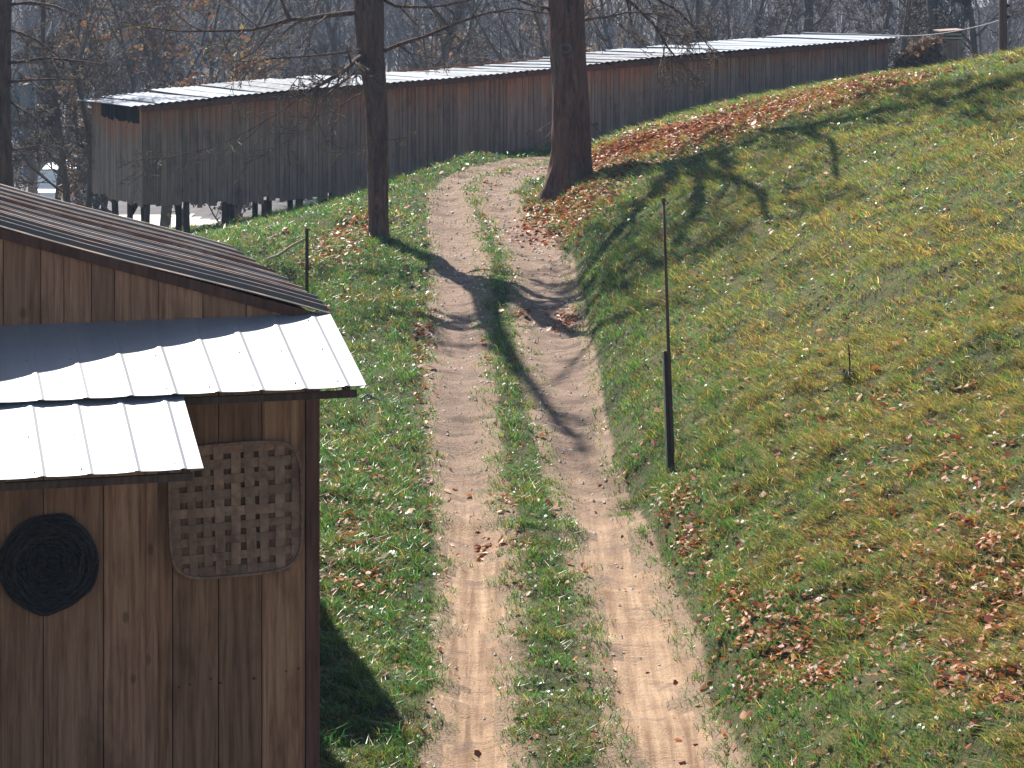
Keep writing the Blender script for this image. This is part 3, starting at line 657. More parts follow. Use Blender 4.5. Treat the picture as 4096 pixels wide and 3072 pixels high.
def basket():
    """flat square tobacco basket of woven slats hung on the wall"""
    b = empty("woven_basket", on_shed(-.625, -.065, 4.17), SRZ); b.rotation_euler = (math.radians(2), math.radians(-1.5), SRZ)
    tag(b, "flat square woven slat basket with rounded corners hanging on the shed wall", "basket")
    r = random.Random(8); hw = .5; mb = MB(51); n = 9
    pos = [-.45 + .9 * i / (n - 1) for i in range(n)]
    for o in (0, 1):
        for i, p in enumerate(pos):
            p += r.uniform(-.012, .012); w = r.choice((.058, .062, .068, .074)) * (1.15 if abs(i - 4) < 1 else 1); tilt = r.uniform(-.012, .012)
            lim = hw - (.10 if i in (0, n - 1) else .015); K = 29; prev = None; V = []; Q = []
            for k in range(K):
                t = -lim + 2 * lim * k / (K - 1); ph = (t + .45) / .9 * (n - 1)
                y = .006 * math.cos(math.pi * (ph + i + o)) - .004
                c = p + tilt * t / hw
                if o == 0: pts = [(c - w / 2, y - .002, t), (c + w / 2, y - .002, t), (c + w / 2, y + .002, t), (c - w / 2, y + .002, t)]
                else: pts = [(t, y - .002, c - w / 2), (t, y - .002, c + w / 2), (t, y + .002, c + w / 2), (t, y + .002, c - w / 2)]
                V += pts
            for k in range(K - 1):
                a = 4 * k
                for e in range(4): Q.append((a + e, a + (e + 1) % 4, a + 4 + (e + 1) % 4, a + 4 + e))
            Q += [(3, 2, 1, 0), (4 * K - 4, 4 * K - 3, 4 * K - 2, 4 * K - 1)]
            mb.add(V, Q)
    mb.build("weave", M['slat'], b)
    for nm, off, yy in (("rim", .0, -.016), ("rim", -.012, .012)):
        mb = MB(52); pts = []
        for k in range(73):
            a = k / 72 * 2 * math.pi; c, s_ = math.cos(a), math.sin(a); R = (hw + off) / (abs(c) ** 5 + abs(s_) ** 5) ** .2
            pts.append((R * c, yy + .004 * math.sin(a * 5), R * s_))
        for k in range(72): mb.bar(pts[k], (Vector(pts[k + 1]) * 1.0),   .018, .036, (0, 1, 0), c=.4 + .02 * (k % 3))
        mb.build(nm, M['slat'], b)
basket()
def wreath():
    """round dark mat of coiled vines hung on the door"""
    w = empty("vine_disc", on_shed(-2.02, -.125, 3.86), SRZ)
    tag(w, "large round dark coiled vine disc hanging on the plank door", "wall disc")
    r = random.Random(4); mb = MB(61)
    for k in range(30):
        R = .03 + .315 * (k / 29) + r.uniform(-.008, .008); pts = []; p1, p2 = r.uniform(0, 6.28), r.uniform(0, 6.28)
        for i in range(41):
            a = i / 40 * 2 * math.pi; q = R + .020 * math.sin((2 + k % 3) * a + p1) + .010 * math.sin(7 * a + p2)
            pts.append((q * math.cos(a), -.012 + .014 * math.sin(2 * a + p2) - .03 * math.exp(-((R - .24) / .09) ** 2), q * math.sin(a)))
        mb.tube(pts, r.uniform(.007, .011), 6, False)
    mb.build("coils", M['wreath'], w, True)
    mb = MB(62); ring = [(.335 * math.cos(i / 48 * 6.2832), .012, .335 * math.sin(i / 48 * 6.2832)) for i in range(48)]
    mb.add(ring + [(0, .012, 0)], T=[(i, (i + 1) % 48, 48) for i in range(48)]); mb.tube([(x * 1.04, .0, z * 1.04) for x, y, z in ring + ring[:1]], .014, 8, False)
    mb.build("backing", M['wreath'], w)
    mb = MB(63)
    for k in range(240):
        a = r.uniform(0, 6.28); q = r.uniform(.02, .33); a2 = a + r.uniform(-.7, .7); mb.tube([(q * math.cos(a), -.05, q * math.sin(a)), (q * math.cos((a + a2) / 2), -.062, q * math.sin((a + a2) / 2)), (q * 1.02 * math.cos(a2), -.045, q * 1.02 * math.sin(a2))], .005, 5)
    mb.build("loose_vines", M['wreath'], w, True)
wreath()

# ------------------------------------------------------------------ posts, poles, small things
def place(px, py):
    X, Y, Z = ground_at(px, py); return Vector((float(X[0]), float(Y[0]), float(Z[0])))
def posts():
    g = place(672, 466); s = 2400 / g.y
    p = empty("steel_post", g); tag(p, "dark steel fence post with a tall thin rod beside the right wheel rut", "fence post")
    top = Vector(((667 - 672) / s, 0, 122 / s)); mb = MB(71)
    mb.bar((0, 0, -.3), top, .085, .012, (0, 1, 0)); mb.bar((-.0, .03, -.3), top + Vector((0, .03, 0)), .012, .06, (0, 1, 0)); mb.build("stake", M['dark_metal'], p)
    mb = MB(72); mb.bar((-.047, -.012, -.3), top + Vector((-.047, -.012, 0)), .018, .03, (0, 1, 0)); mb.build("flange", M['pale_metal'], p)
    mb = MB(73); mb.tube([(.01, -.035, .25), ((668.5 - 672) / s, -.035, 120 / s), ((665.5 - 672) / s, -.02, 215 / s), ((663.5 - 672) / s, 0, 271 / s)], [.02, .02, .017, .016], 8); rod = mb.build("rod", M['post'], p, True)
    mb = MB(74); q = Vector(((663.5 - 672) / s, 0, 271 / s)); mb.tube([q, q + Vector((0, 0, .05))], [.03, .024], 8); mb.build("insulator", M['trim'], rod)
    g = place(307, 301); s = 2400 / g.y
    p = empty("steel_post", g); tag(p, "short rusty fence post standing in grass just beyond the shed roof corner", "fence post")
    mb = MB(75); mb.bar((0, 0, -.3), (0, 0, 73 / s), .055, .012, (0, 1, 0)); mb.bar((0, .025, -.3), (0, .025, 73 / s), .012, .045, (0, 1, 0)); mb.build("stake", M['dark_metal'], p)
    for k in range(7):
        mb = MB(76); mb.box(-.012, .012, -.022, -.006, .25 + k * .13, .30 + k * .13); mb.build("stud", M['dark_metal'], p)

    a = Vector(((305 - 512) / 2400 * g.y, g.y, 8 - 239 / 2400 * g.y)); b2 = place(266, 259)
    st = empty("leaning_stick", b2); mb = MB(77); d = a - b2; pts = [Vector((0, 0, .02)), d * .35 + Vector((0, 0, -.02)), d * .7 + Vector((0, 0, .015)), d]
    mb.tube(pts, [.032, .03, .024, .018], 7); o = mb.build("bark_stripped_pole", M['palewood'], st, True); tag(st, "pale bare pole leaning from the grass against the short post", "pole")
m_, nt_, p_, o_ = new_mat("pale_dry_wood"); nt_.links.new(ramp(nt_, noise(nt_, coords(nt_, "Object", (8, 8, 8)), 1, 4), [(.3, (.36, .29, .20)), (.7, (.6, .52, .38))]), p_.inputs["Base Color"]); M['palewood'] = m_
posts()
def dead_weed():
    g = place(849, 383); s = 2400 / g.y; w = empty("dead_weed", g); tag(w, "dark dried weed stalk with a clump at its foot on the right bank", "dead weed")
    r = random.Random(6); mb = MB(81); mb.tube([(0, 0, -.03), (.01, 0, .2), (-.005, .01, .42)], [.012, .01, .006], 6); mb.build("stalk", M['dark_metal'], w)
    mb = MB(82)
    for k in range(70):
        a = r.uniform(0, 6.28); l = r.uniform(.05, .14); mb.tube([(r.gauss(0, .03), r.gauss(0, .03), 0), (math.cos(a) * l * .6, math.sin(a) * l * .6, l * .8), (math.cos(a) * l, math.sin(a) * l, l * .55)], [.012, .01, .004], 4)
    mb.build("clump", M['dark_metal'], w)
dead_weed()
def van():
    Y = 105.0; X = (50 - 512) / 2400 * Y; z0 = float(H(X, Y)) + .05
    v = empty("parked_van", (X, Y, z0), math.radians(-8)); tag(v, "pale blue grey van parked among thin trees beyond the long barn", "van")
    prof = [(-.05, .45), (-.12, .75), (0, 1.02), (.45, 1.14), (1.15, 1.98), (1.5, 2.14), (4.4, 2.16), (4.6, 1.9), (4.62, .45)]; V = []; Q = []; T = []
    n = len(prof)
    secs = [(-.93, .97), (-.99, .9), (-.99, .9)]
    for x, zs in ((-.90, 1.0), (-.99, .965), (.99, .965), (.90, 1.0)):
        for (y, z) in prof: V.append((x if z < 1.2 else x * (1 - .10 * (z - 1.2)), y, z))
    for i in range(3):
        for j in range(n): Q.append((i * n + j, i * n + (j + 1) % n, (i + 1) * n + (j + 1) % n, (i + 1) * n + j))
    mb = MB(91)
    for sx in (-1, 1):
        pass
    V2 = [];
    L_ = [(-.97 * (1 - .07 * max(0, z - 1.1)), y, z) for y, z in prof]; R_ = [(-x, y, z) for x, y, z in L_]
    mb.add(L_ + R_, [(j, (j + 1) % n, n + (j + 1) % n, n + j) for j in range(n)], [(0, j, j + 1) for j in range(1, n - 1)] + [(n, n + j + 1, n + j) for j in range(1, n - 1)])
    body = mb.build("body", M['van'], v)
    mb = MB(92); mb.hexa([(-.78, .50, 1.17), (.78, .50, 1.17), (.78, .53, 1.15), (-.78, .53, 1.15), (-.70, 1.10, 1.90), (.70, 1.10, 1.90), (.70, 1.13, 1.88), (-.70, 1.13, 1.88)]); mb.build("windscreen", M['glass'], v)
    mb = MB(93); mb.box(-.95, .95, -.2, -.06, .42, .62); mb.build("bumper", M['pale_metal'], v)
    for sx in (-.72, .72):
        mb = MB(94); mb.tube([(sx, -.13, .82), (sx, -.06, .82)], .11, 14); mb.build("headlight", M['pale_metal'], v)
        for y in (.8, 3.7):
            mb = MB(95); mb.tube([(sx * 1.15, y, .34), (sx * 1.38, y, .34)], .34, 18); mb.build("wheel", M['tyre'], v)
van()
def far_right():
    # pole on the crest, wire from the barn corner to it
    X, Y = (1003 - 512) / 2400 * 57.0, 57.0; g = float(H(X, Y)); s = 2400 / Y
    p = empty("wooden_pole", (X, Y, g)); tag(p, "dark upright wooden pole on the grassy crest at the upper right", "pole")
    mb = MB(101); mb.tube([(0, 0, -.5), (0, 0, 2), (0, 0, 6.5)], [.10, .095, .08], 10); mb.build("shaft", M['post'], p)
    for zz in (8 - 17 / s - g, 8 - 6 / s - g):
        mb = MB(102); mb.tube([(.07, 0, zz), (.16, -.02, zz + .02)], [.05, .04], 8); mb.build("insulator", M['dark_metal'], p)
    b, wx, eave, L, z0 = BARN; ex, ey = wx(L + .35, -.1); a = Vector((ex, ey, eave(L) + z0 + .03)); e = Vector((X, Y - .09, 8 - 19 / s))
    wr = empty("slack_wire", a); d = e - a; mb = MB(103); mb.tube([d * t + Vector((0, 0, -.22 * 4 * t * (1 - t) * .5)) for t in np.linspace(0, 1, 12)], .012, 5); o = mb.build("strand", M['pale_metal'], wr); tag(wr, "thin pale wire from the barn's right corner to the wooden pole", "wire")
    # slatted hut
    Y = 66.0; X = (948.5 - 512) / 2400 * Y; s = 2400 / Y; top = 8 - 29 / s; g = float(H(X, Y)); h = empty("slatted_hut", (X, Y, g), math.radians(10)); tag(h, "small grey weathered slatted hut behind the grassy crest", "hut")
    hz = top - g; mb = MB(104)
    for i in range(4): mb.box(-.28 + i * .14, -.15 + i * .14, -.25, -.23, -.3, hz - .30)
    mb.box(.262, .28, -.23, .25, -.3, hz - .1); mb.box(-.28, -.262, -.23, .25, -.3, hz - .1); mb.box(-.26, .26, .23, .25, -.3, hz - .1); mb.build("walls", M['barn'], h)
    mb = MB(105)
    for i in range(2): mb.box(-.28, .28, -.262, -.24, hz - .27 + i * .1, hz - .22 + i * .1)
    mb.build("slats", M['palewood'], h)
    mb = MB(106); mb.hexa([(-.33, -.34, hz - .08), (.33, -.34, hz - .04), (.33, .32, hz - .01), (-.33, .32, hz - .05), (-.33, -.34, hz - .05), (.33, -.34, hz - .01), (.33, .32, hz + .02), (-.33, .32, hz - .02)]); mb.build("lid", M['barn'], h)
    # brush pile
    Y = 66.0; X = (920 - 512) / 2400 * Y; g = float(H(X, Y)); bp = empty("brush_pile", (X, Y, g)); tag(bp, "brown heap of brush and dry leaves between the barn end and the hut", "brush pile")
    r = random.Random(12); mb = MB(107)
    for k in range(240):
        t = r.uniform(-1, 1); hgt = max(.1, .95 + t * .35 - abs(t) * .3); x = t * .65; z = r.uniform(0, hgt); a = r.uniform(0, 6.28); l = r.uniform(.2, .5)
        mb.tube([(x, r.gauss(0, .25), z), (x + math.cos(a) * l * .6, r.gauss(0, .2), z + .1), (x + math.cos(a) * l, r.gauss(0, .2), z + r.uniform(-.15, .15))], [.02, .015, .006], 4)
    mb.build("sticks", M['twig'], bp)
    rr = np.random.RandomState(3); n = 1500; t = rr.uniform(-1, 1, n); hgt = np.maximum(.1, .95 + t * .35 - np.abs(t) * .3); c = np.stack([t * .65, rr.randn(n) * .25, hgt * rr.rand(n)], -1); d1 = np.clip(rr.randn(n, 3), -1.4, 1.4) * .04; d2 = np.clip(rr.randn(n, 3), -1.4, 1.4) * .04
    P = np.stack([c - d1, c - d2, c + d1, c + d2], 1); i = np.arange(n) * 4
    mesh_np("dry_leaves", P.reshape(-1, 3), np.stack([i, i + 1, i + 2, i + 3], -1), None, M['treeleaf'], bp, np.repeat(np.array([[.22, .13, .08]]) * (.6 + .8 * rr.rand(n))[:, None], 4, 0))
    # distant low building with a pale roof
    Y = 190.0; s = 2400 / Y; X = (1004 - 512) / s; z = 8 - 4.5 / s; g = float(H(X, Y)); fb = empty("far_building", (X, Y, g)); tag(fb, "distant low building with a white metal roof at the upper right edge", "building")
    mb = MB(108); hz = z - g; mb.box(-2.6, 2.6, -1.8, 1.8, -.5, hz - .25); mb.build("wall", M['barn'], fb)
    mb = MB(109); mb.hexa([(-2.9, -2.1, hz - .25), (2.9, -2.1, hz - .25), (2.9, 0, hz + .35), (-2.9, 0, hz + .35), (-2.9, -2.1, hz - .2), (2.9, -2.1, hz - .2), (2.9, 0, hz + .4), (-2.9, 0, hz + .4)]); mb.hexa([(-2.9, 0.003, hz + .35), (2.9, 0.003, hz + .35), (2.9, 2.1, hz - .25), (-2.9, 2.1, hz - .25), (-2.9, 0.003, hz + .4), (2.9, .003, hz + .4), (2.9, 2.1, hz - .2), (-2.9, 2.1, hz - .2)]); mb.build("roof", M['porch'], fb)
far_right()

def shed_details():
    """nail heads on the boards, screw heads and dirt on the porch sheets, the odd leaf lying on them"""
    r = random.Random(31); wall = [c for c in SHED.children if c.name.startswith("wall_boards")][0]; door = [c for c in SHED.children if c.name == "door"][0]
    up = [c for c in SHED.children if c.name == "upper_porch_roof"][0]; lo = [c for c in SHED.children if c.name == "lower_porch_roof"][0]; zo = SO.z
    mb = MB(131)
    for z in (1.6, 2.9, 3.95):
        for k in range(22):
            u = -.05 - k * .085 + r.uniform(-.03, .03)
            if u < -1.2 or r.random() < .45: continue
            z += r.uniform(-.03, .03)
            mb.tube([(u, -.036, z + r.uniform(-.015, .015)), (u, -.042, z)], .006, 6)
    mb.build("nail_heads", M['dark_metal'], wall); wall.children[0]["kind"] = "stuff"
    for roof, u1, u0, v0, z0, v1, z1, first in ((up, .10, -4.6, -.045, 5.615 - zo, -1.33, 5.262 - zo, .145), (lo, -1.20, -4.6, -1.24, 5.262 - zo, -2.24, 4.915 - zo, .135)):
        mb = MB(132)
        for t in (.10, .5, .93):
            u = u1 - first
            while u > max(u0, -3.4):
                for du in (-.045,): mb.tube([(u + du, v0 + (v1 - v0) * t, z0 + (z1 - z0) * t - .002), (u + du, v0 + (v1 - v0) * t - .001, z0 + (z1 - z0) * t + .007)], .0055, 6)
                u -= .305
        mb.build("screw_heads", M['pale_metal'], roof); roof.children[0]["kind"] = "stuff"
shed_details()

# ------------------------------------------------------------------ trees
def unit(v): return v / (np.linalg.norm(v) + 1e-9)
def branch(r, out, p, d, L, rad, lev, P):
    """one limb and everything that grows on it; P: per-level (children, length ratio, angle, wiggle, lift)"""
    n = max(3, min(8, int(L / P['seg'][lev]) + 2)); pts = [p]; dd = unit(np.array(d, float)); st = L / (n - 1)
    for i in range(n - 1):
        dd = unit(dd + r.randn(3) * P['wig'][lev] + np.array([0, 0, P['lift'][lev]])); pts.append(pts[-1] + dd * st)
    tip = .35 if lev < P['max'] else .3; rads = rad * (1 - (1 - tip) * np.linspace(0, 1, n) ** .9)
    out[lev].append((np.array(pts), rads))
    if lev >= P['max']: return
    sprout(r, out, np.array(pts), rads, L, lev, P)
def sprout(r, out, pts, rads, L, lev, P, t0=.22, cnt=None):
    k = P['n'][lev] if cnt is None else cnt; n = len(pts)
    for j in range(k):
        t = t0 + (1 - t0) * (j + r.uniform(.1, .9)) / k; f = t * (n - 1); i = min(int(f), n - 2); q = pts[i] + (pts[i + 1] - pts[i]) * (f - i); ax = unit(pts[i + 1] - pts[i])
        x = unit(np.cross(ax, r.randn(3))); an = math.radians(P['ang'][lev] * r.uniform(.7, 1.3)); dd = ax * math.cos(an) + x * math.sin(an)
        branch(r, out, q, dd, L * P['ratio'][lev] * (1.15 - .6 * t) * r.uniform(.7, 1.25), (rads[i] * (1 - f + i) + rads[i + 1] * (f - i)) * r.uniform(.4, .62), lev + 1, P)
OAK = dict(max=4, n=[8, 8, 7, 6], ratio=[.55, .5, .5, .5], ang=[48, 45, 45, 45], wig=[.06, .16, .2, .22, .25], lift=[.02, .03, .02, .0, -.02], seg=[1.2, .7, .45, .3, .2])
def tubes(name, lst, n, mat, parent, cap=False, minr=0.0, smooth=True):
    ps = [a for a, b in lst]; rs = [np.maximum(b, minr) for a, b in lst]
    V, Q, T = tube_arrays(ps, rs, n, cap); return mesh_np(name, V, Q, T, mat, parent, None, smooth)
def crown(name, out, frm, parent, mat1, mat2, minr):
    """limbs, branches and twigs of one crown in one mesh"""
    V = []; Q = []; b = 0; mi = []
    for lev in range(frm, 5):
        if lev not in out or not out[lev]: continue
        n = 7 if lev <= 1 else 5 if lev == 2 else 3
        v, q, t = tube_arrays([a for a, c in out[lev]], [np.maximum(c, minr) for a, c in out[lev]], n); V.append(v); Q.append(q + b); b += len(v); mi.append(np.full(len(q), 0 if lev <= 2 else 1))
    if not V: return None
    o = mesh_np(name, np.concatenate(V), np.concatenate(Q), None, mat1, parent, None, True); o.data.materials.append(mat2)
    o.data.polygons.foreach_set("material_index", np.concatenate(mi).astype(np.int32)); return o
def shift(out, base):
    for l in out: out[l] = [(a - base, b) for a, b in out[l]]
def flare_trunk(name, pts, rads, parent, mat, n=28, roots=6, flare=.9, seed=1, fh=.55, lumps=.05):
    """trunk with buttressed foot and uneven, fissured girth"""
    r = np.random.RandomState(seed); P = np.array(pts, float); m = 64; t = np.linspace(0, 1, m) ** 1.25
    s = np.concatenate([[0], np.cumsum(np.linalg.norm(np.diff(P, axis=0), axis=1))]); s /= s[-1]
    C = np.stack([np.interp(t, s, P[:, k]) for k in range(3)], -1); R = np.interp(t, s, rads); z = C[:, 2] - P[0, 2]
    a = np.arange(n) / n * 2 * math.pi; ph = r.uniform(0, 6.28); ph2 = r.uniform(0, 6.28)
    fl = flare * np.exp(-z / fh)[:, None] * (.35 + .65 * np.clip(np.cos(a * roots + ph + .4 * np.sin(a + ph2)), 0, 1))[None]
    lu = lumps * np.sin(a[None] * 3 + z[:, None] * 1.3 + ph2) + lumps * .6 * np.sin(a[None] * 5 - z[:, None] * 2.9 + ph) + .028 * np.sin(a[None] * 14 + 1.5 * np.sin(z[:, None] * 4)) + r.randn(m, n) * .008
    RR = R[:, None] * (1 + fl + lu); V = np.stack([C[:, None, 0] + RR * np.cos(a), C[:, None, 1] + RR * np.sin(a), np.broadcast_to(C[:, None, 2], RR.shape)], -1)
    i = np.arange(m - 1)[:, None] * n; k = np.arange(n)[None]; Q = np.stack([i + k, i + (k + 1) % n, i + n + (k + 1) % n, i + n + k], -1).reshape(-1, 4)
    return mesh_np(name, V.reshape(-1, 3), Q, None, mat, parent, None, True)
def scr(px, py, Y): return np.array([(px - 512) / 2400 * Y, Y, 8 - py / 2400 * Y])
def limb_px(r, out, pix, r0, r1, P, cnt=9, lev=1, base=None, droop=0.0):
    """a low limb whose run was measured on the photograph: (px, py, distance) points"""
    pts = np.array([scr(*q) for q in pix]); n = len(pts); rads = np.linspace(r0, r1, n)
    out[lev].append((pts, rads)); L = np.linalg.norm(np.diff(pts, axis=0), axis=1).sum()
    sprout(r, out, pts, rads * 1.1, L * .62, lev, P, .12, cnt)
LOW = dict(OAK); LOW = {k: (list(v) if isinstance(v, list) else v) for k, v in OAK.items()}; LOW['n'] = [7, 7, 6, 4]; LOW['lift'] = [0, -.01, -.03, -.05, -.06]; LOW['ang'] = [45, 42, 42, 40]
def new_out(): return {k: [] for k in range(5)}

def mid_oak():
    g = place(379, 239); r = np.random.RandomState(21); base = np.array(g); Y = g.y; s = 2400 / Y
    t = empty("bare_oak", g); tag(t, "slender leafless tree left of the track with its forked shadow across the ruts", "tree")
    trunk = np.array([base + (0, 0, -.25), base, scr(378, 200, Y), scr(377.5, 150, Y), scr(375.5, 100, Y), scr(371, 50, Y), scr(369, 0, Y), scr(366, -35, Y)])
    rad = [.20, .195, .19, .20, .215, .25, .29, .30]
    flare_trunk("trunk", trunk - base, rad, t, M['bark'], 48, 4, .35, 3, .25)
    out = new_out(); top = trunk[-1]
    # the fork: two leaders, then the rest of the crown above the picture
    for rel, ra in (([(0, 0, -.15), (-.35, 0, 1.2), (-1.0, -.05, 2.9), (-1.75, .05, 5.0), (-2.7, 0, 8.2), (-3.6, .1, 11.5), (-4.2, .1, 14)], .27), ([(0, 0, -.15), (-.05, .1, 1.3), (-.3, .1, 3.2), (-.62, .15, 5.4), (-.6, .2, 7.6), (-.3, .2, 10)], .27)):
        pl = np.array([top + np.array(q) for q in rel]); rr_ = ra * (1 - .8 * np.linspace(0, 1, len(pl)) ** 1.2); out[1].append((pl, rr_)); sprout(r, out, pl, rr_, 9.0, 1, OAK, .22, 9)
    branch(r, out, top, (.5, .25, 1), 5.5, .12, 1, OAK)
    crown("crown", out, 1, t, M['bark'], M['twig'], .007)
    # low limbs inside the picture
    limbs = [([(384, 51, Y), (400, 44, Y - .1), (426, 36, Y - .3), (455, 24, Y - .4), (483, 14, Y - .3), (515, 8, Y), (548, 14, Y + .3)], .055, .018, 5),
             ([(384, 0, Y), (396, 6, Y), (410, 7, Y - .2), (430, 7, Y - .3), (448, 5, Y - .3), (478, -2, Y)], .05, .02, 5),
             ([(358, 12, Y), (340, 14, Y - .2), (322, 16, Y - .4), (306, 19, Y - .5), (290, 19, Y - .6), (274, 24, Y - .7), (252, 30, Y - .9), (220, 31, Y - 1.1), (180, 31, Y - 1.3), (150, 28, Y - 1.5), (122, 22, Y - 1.6)], .075, .012, 9),
             ([(290, 19, Y - .6), (286, 12, Y - .6), (283, 3, Y - .6), (276, -8, Y - .6)], .05, .03, 3),
             ([(366, 49, Y), (340, 53, Y - .2), (311, 56, Y - .4), (280, 58, Y - .6), (258, 60, Y - .7), (238, 62, Y - .8), (222, 57, Y - .8)], .035, .010, 9),
             ([(365, 54, Y), (356, 60, Y - .4), (345, 70, Y - .9), (332, 78, Y - 1.3), (318, 86, Y - 1.6), (308, 92, Y - 1.8)], .075, .035, 12),
             ([(366, 62, Y), (358, 70, Y - .6), (345, 80, Y - 1.2), (330, 92, Y - 1.7), (318, 106, Y - 2.0)], .045, .015, 10),
             ([(318, 86, Y - 1.6), (316, 112, Y - 1.8), (306, 130, Y - 1.9), (293, 137, Y - 2.0), (278, 147, Y - 2.1), (262, 156, Y - 2.1), (244, 164, Y - 2.2)], .018, .006, 7),
             ([(308, 92, Y - 1.8), (280, 112, Y - 2.0), (250, 130, Y - 2.1), (218, 146, Y - 2.2), (190, 153, Y - 2.3), (165, 158, Y - 2.4), (140, 160, Y - 2.4)], .016, .006, 9),
             ([(368, 90, Y), (352, 98, Y - .3), (330, 112, Y - .6), (312, 118, Y - .8), (290, 116, Y - 1.0)], .02, .007, 8),
             ([(380, 137, Y - .2), (390, 140, Y - .4), (402, 138, Y - .5), (412, 136, Y - .5)], .012, .006, 2),
             ([(380, 139, Y - .2), (366, 144, Y - .5), (350, 149, Y - .6), (338, 148, Y - .7), (328, 140, Y - .7)], .012, .005, 3)]
    for i, (px, a, b, c) in enumerate(limbs):
        o2 = new_out(); limb_px(r, o2, px, a * .78, b * .75, LOW, c); shift(o2, base)
        crown("limb", o2, 1, t, M['bark'], M['twig'], .0065)
    return out
def fix_crown(t):
    """crowns were grown in world space; move them under their tree"""
    for c in t.children:
        if c.name.startswith("crown"):
            n = len(c.data.vertices); a = np.empty(n * 3, np.float32); c.data.vertices.foreach_get("co", a); a = a.reshape(-1, 3) - np.array(t.location, np.float32); c.data.vertices.foreach_set("co", a.ravel()); c.data.update()
def big_oak():
    g = place(570, 187); r = np.random.RandomState(33); base = np.array(g); Y = g.y
    t = empty("bare_oak", g); tag(t, "thick leafless oak with a flared foot where the track bends", "tree")
    trunk = np.array([base + (0, 0, -.35), base + (0, 0, .0), scr(571, 150, Y), scr(570, 100, Y), scr(568, 50, Y), scr(566, 0, Y), scr(565, -60, Y), scr(563, -120, Y)])
    tr = flare_trunk("trunk", trunk - base, [.50, .45, .41, .385, .375, .385, .36, .34], t, M['bark'], 56, 5, .95, 5, .42, .035)
    mb = MB(121); q = scr(565, 48, Y) - base + np.array([0, -.385, 0])
    mb.tube([(q[0] + .085 * math.cos(a) * 1.25, q[1] - .0 + .02 * math.cos(a), q[2] + .085 * math.sin(a)) for a in np.linspace(0, 6.283, 17)], .028, 7, False, .3); mb.build("branch_scar", M['bark_pale'], tr, True)
    out = new_out(); top = trunk[-1]
    for d, L, R in (((-.5, .1, .9), 8.0, .24), ((.55, -.1, .9), 9.0, .27), ((.1, -.45, 1), 8.0, .24), ((.15, .4, 1), 7, .2), ((.85, -.35, .6), 8, .2), ((-.1, -.8, .65), 7, .18), ((.7, .35, .75), 8, .2)): branch(r, out, top + np.array([0, 0, -.2]), d, L, R, 1, OAK)
    crown("crown", out, 1, t, M['bark'], M['twig'], .018); 
    limbs = [([(552, 12, Y), (547, 8, Y - .2), (535, 6, Y - .4), (520, 1, Y - .6), (505, -8, Y - .8)], .05, .03, 4),
             ([(572, 26, Y - .38), (578, 22, Y - .8), (590, 19, Y - 1.0), (606, 17, Y - 1.2), (630, 12, Y - 1.4), (655, 14, Y - 1.6), (680, 22, Y - 1.7)], .04, .012, 8),
             ([(585, -20, Y), (610, -14, Y - .3), (635, 6, Y - .7), (655, 26, Y - 1.0), (668, 48, Y - 1.2), (680, 62, Y - 1.3), (690, 70, Y - 1.4)], .06, .012, 16),
             ([(586, -35, Y), (620, -26, Y - .2), (650, -5, Y - .3), (680, 12, Y - .4), (700, 34, Y - .5), (712, 52, Y - .5)], .055, .012, 14),
             ([(552, 122, Y - .2), (545, 126, Y - .5), (535, 132, Y - .7), (528, 130, Y - .8)], .012, .007, 2), ([(553, 130, Y - .2), (545, 138, Y - .5), (532, 144, Y - .7)], .012, .006, 2),
             ([(586, 120, Y - .2), (594, 126, Y - .4), (602, 134, Y - .5)], .010, .005, 2)]
    for px, a, b, c in limbs:
        o2 = new_out(); limb_px(r, o2, px, a * .78, b * .75, LOW, c); shift(o2, base); crown("limb", o2, 1, t, M['bark'], M['twig'], .007)
    return t
def edge_oak():
    Y = 50.0; X = (-9 - 512) / 2400 * Y; z = float(H(X, Y)); base = np.array([X, Y, z]); r = np.random.RandomState(44)
    t = empty("bare_oak", base); tag(t, "dark leafless trunk cut by the left edge of the view behind the shed roof", "tree")
    trunk = np.array([base + (0, 0, -.3), base, base + (.02, 0, 2), base + (.0, 0, 4), base + (.03, 0, 7)])
    flare_trunk("trunk", trunk - base, [.46, .45, .42, .40, .37], t, M['bark'], 26, 5, .5, 8, .4)
    out = new_out(); top = trunk[-1]
    for d, L, R in (((-.5, .1, .9), 7, .2), ((.5, -.2, 1), 6.5, .18), ((.0, .4, 1), 6, .18)): branch(r, out, top, d, L, R, 1, OAK)
    crown("crown", out, 1, t, M['bark'], M['twig'], .008)
    limbs = [([(8, 63, Y), (25, 61, Y - .3), (42, 58, Y - .5), (60, 59, Y - .7), (78, 61, Y - .8), (95, 63, Y - .9), (112, 66, Y - 1)], .05, .012, 9),
             ([(8, 82, Y), (28, 80, Y - .3), (50, 79, Y - .5), (62, 79, Y - .6), (78, 79, Y - .7)], .04, .014, 8),
             ([(8, 30, Y), (22, 33, Y - .3), (40, 42, Y - .5), (58, 56, Y - .7), (70, 72, Y - .8)], .04, .010, 9),
             ([(8, 100, Y), (20, 108, Y - .2), (34, 118, Y - .4), (48, 132, Y - .5), (60, 150, Y - .6)], .035, .010, 8),
             ([(8, 5, Y), (30, 2, Y - .3), (55, 6, Y - .6), (80, 16, Y - .8), (100, 30, Y - 1)], .045, .012, 9),
             ([(8, 150, Y), (24, 148, Y - .2), (40, 145, Y - .3), (54, 152, Y - .4), (66, 166, Y - .5)], .025, .008, 6)]
    for px, a, b, c in limbs:
        o2 = new_out(); limb_px(r, o2, px, a * .78, b * .75, LOW, c); shift(o2, base); crown("limb", o2, 1, t, M['bark'], M['twig'], .007)
    fix_crown(t); return t
mid_oak()
for _o in list(SC.objects):
    if _o.name == "bare_oak": fix_crown(_o)
fix_crown(big_oak()); edge_oak()

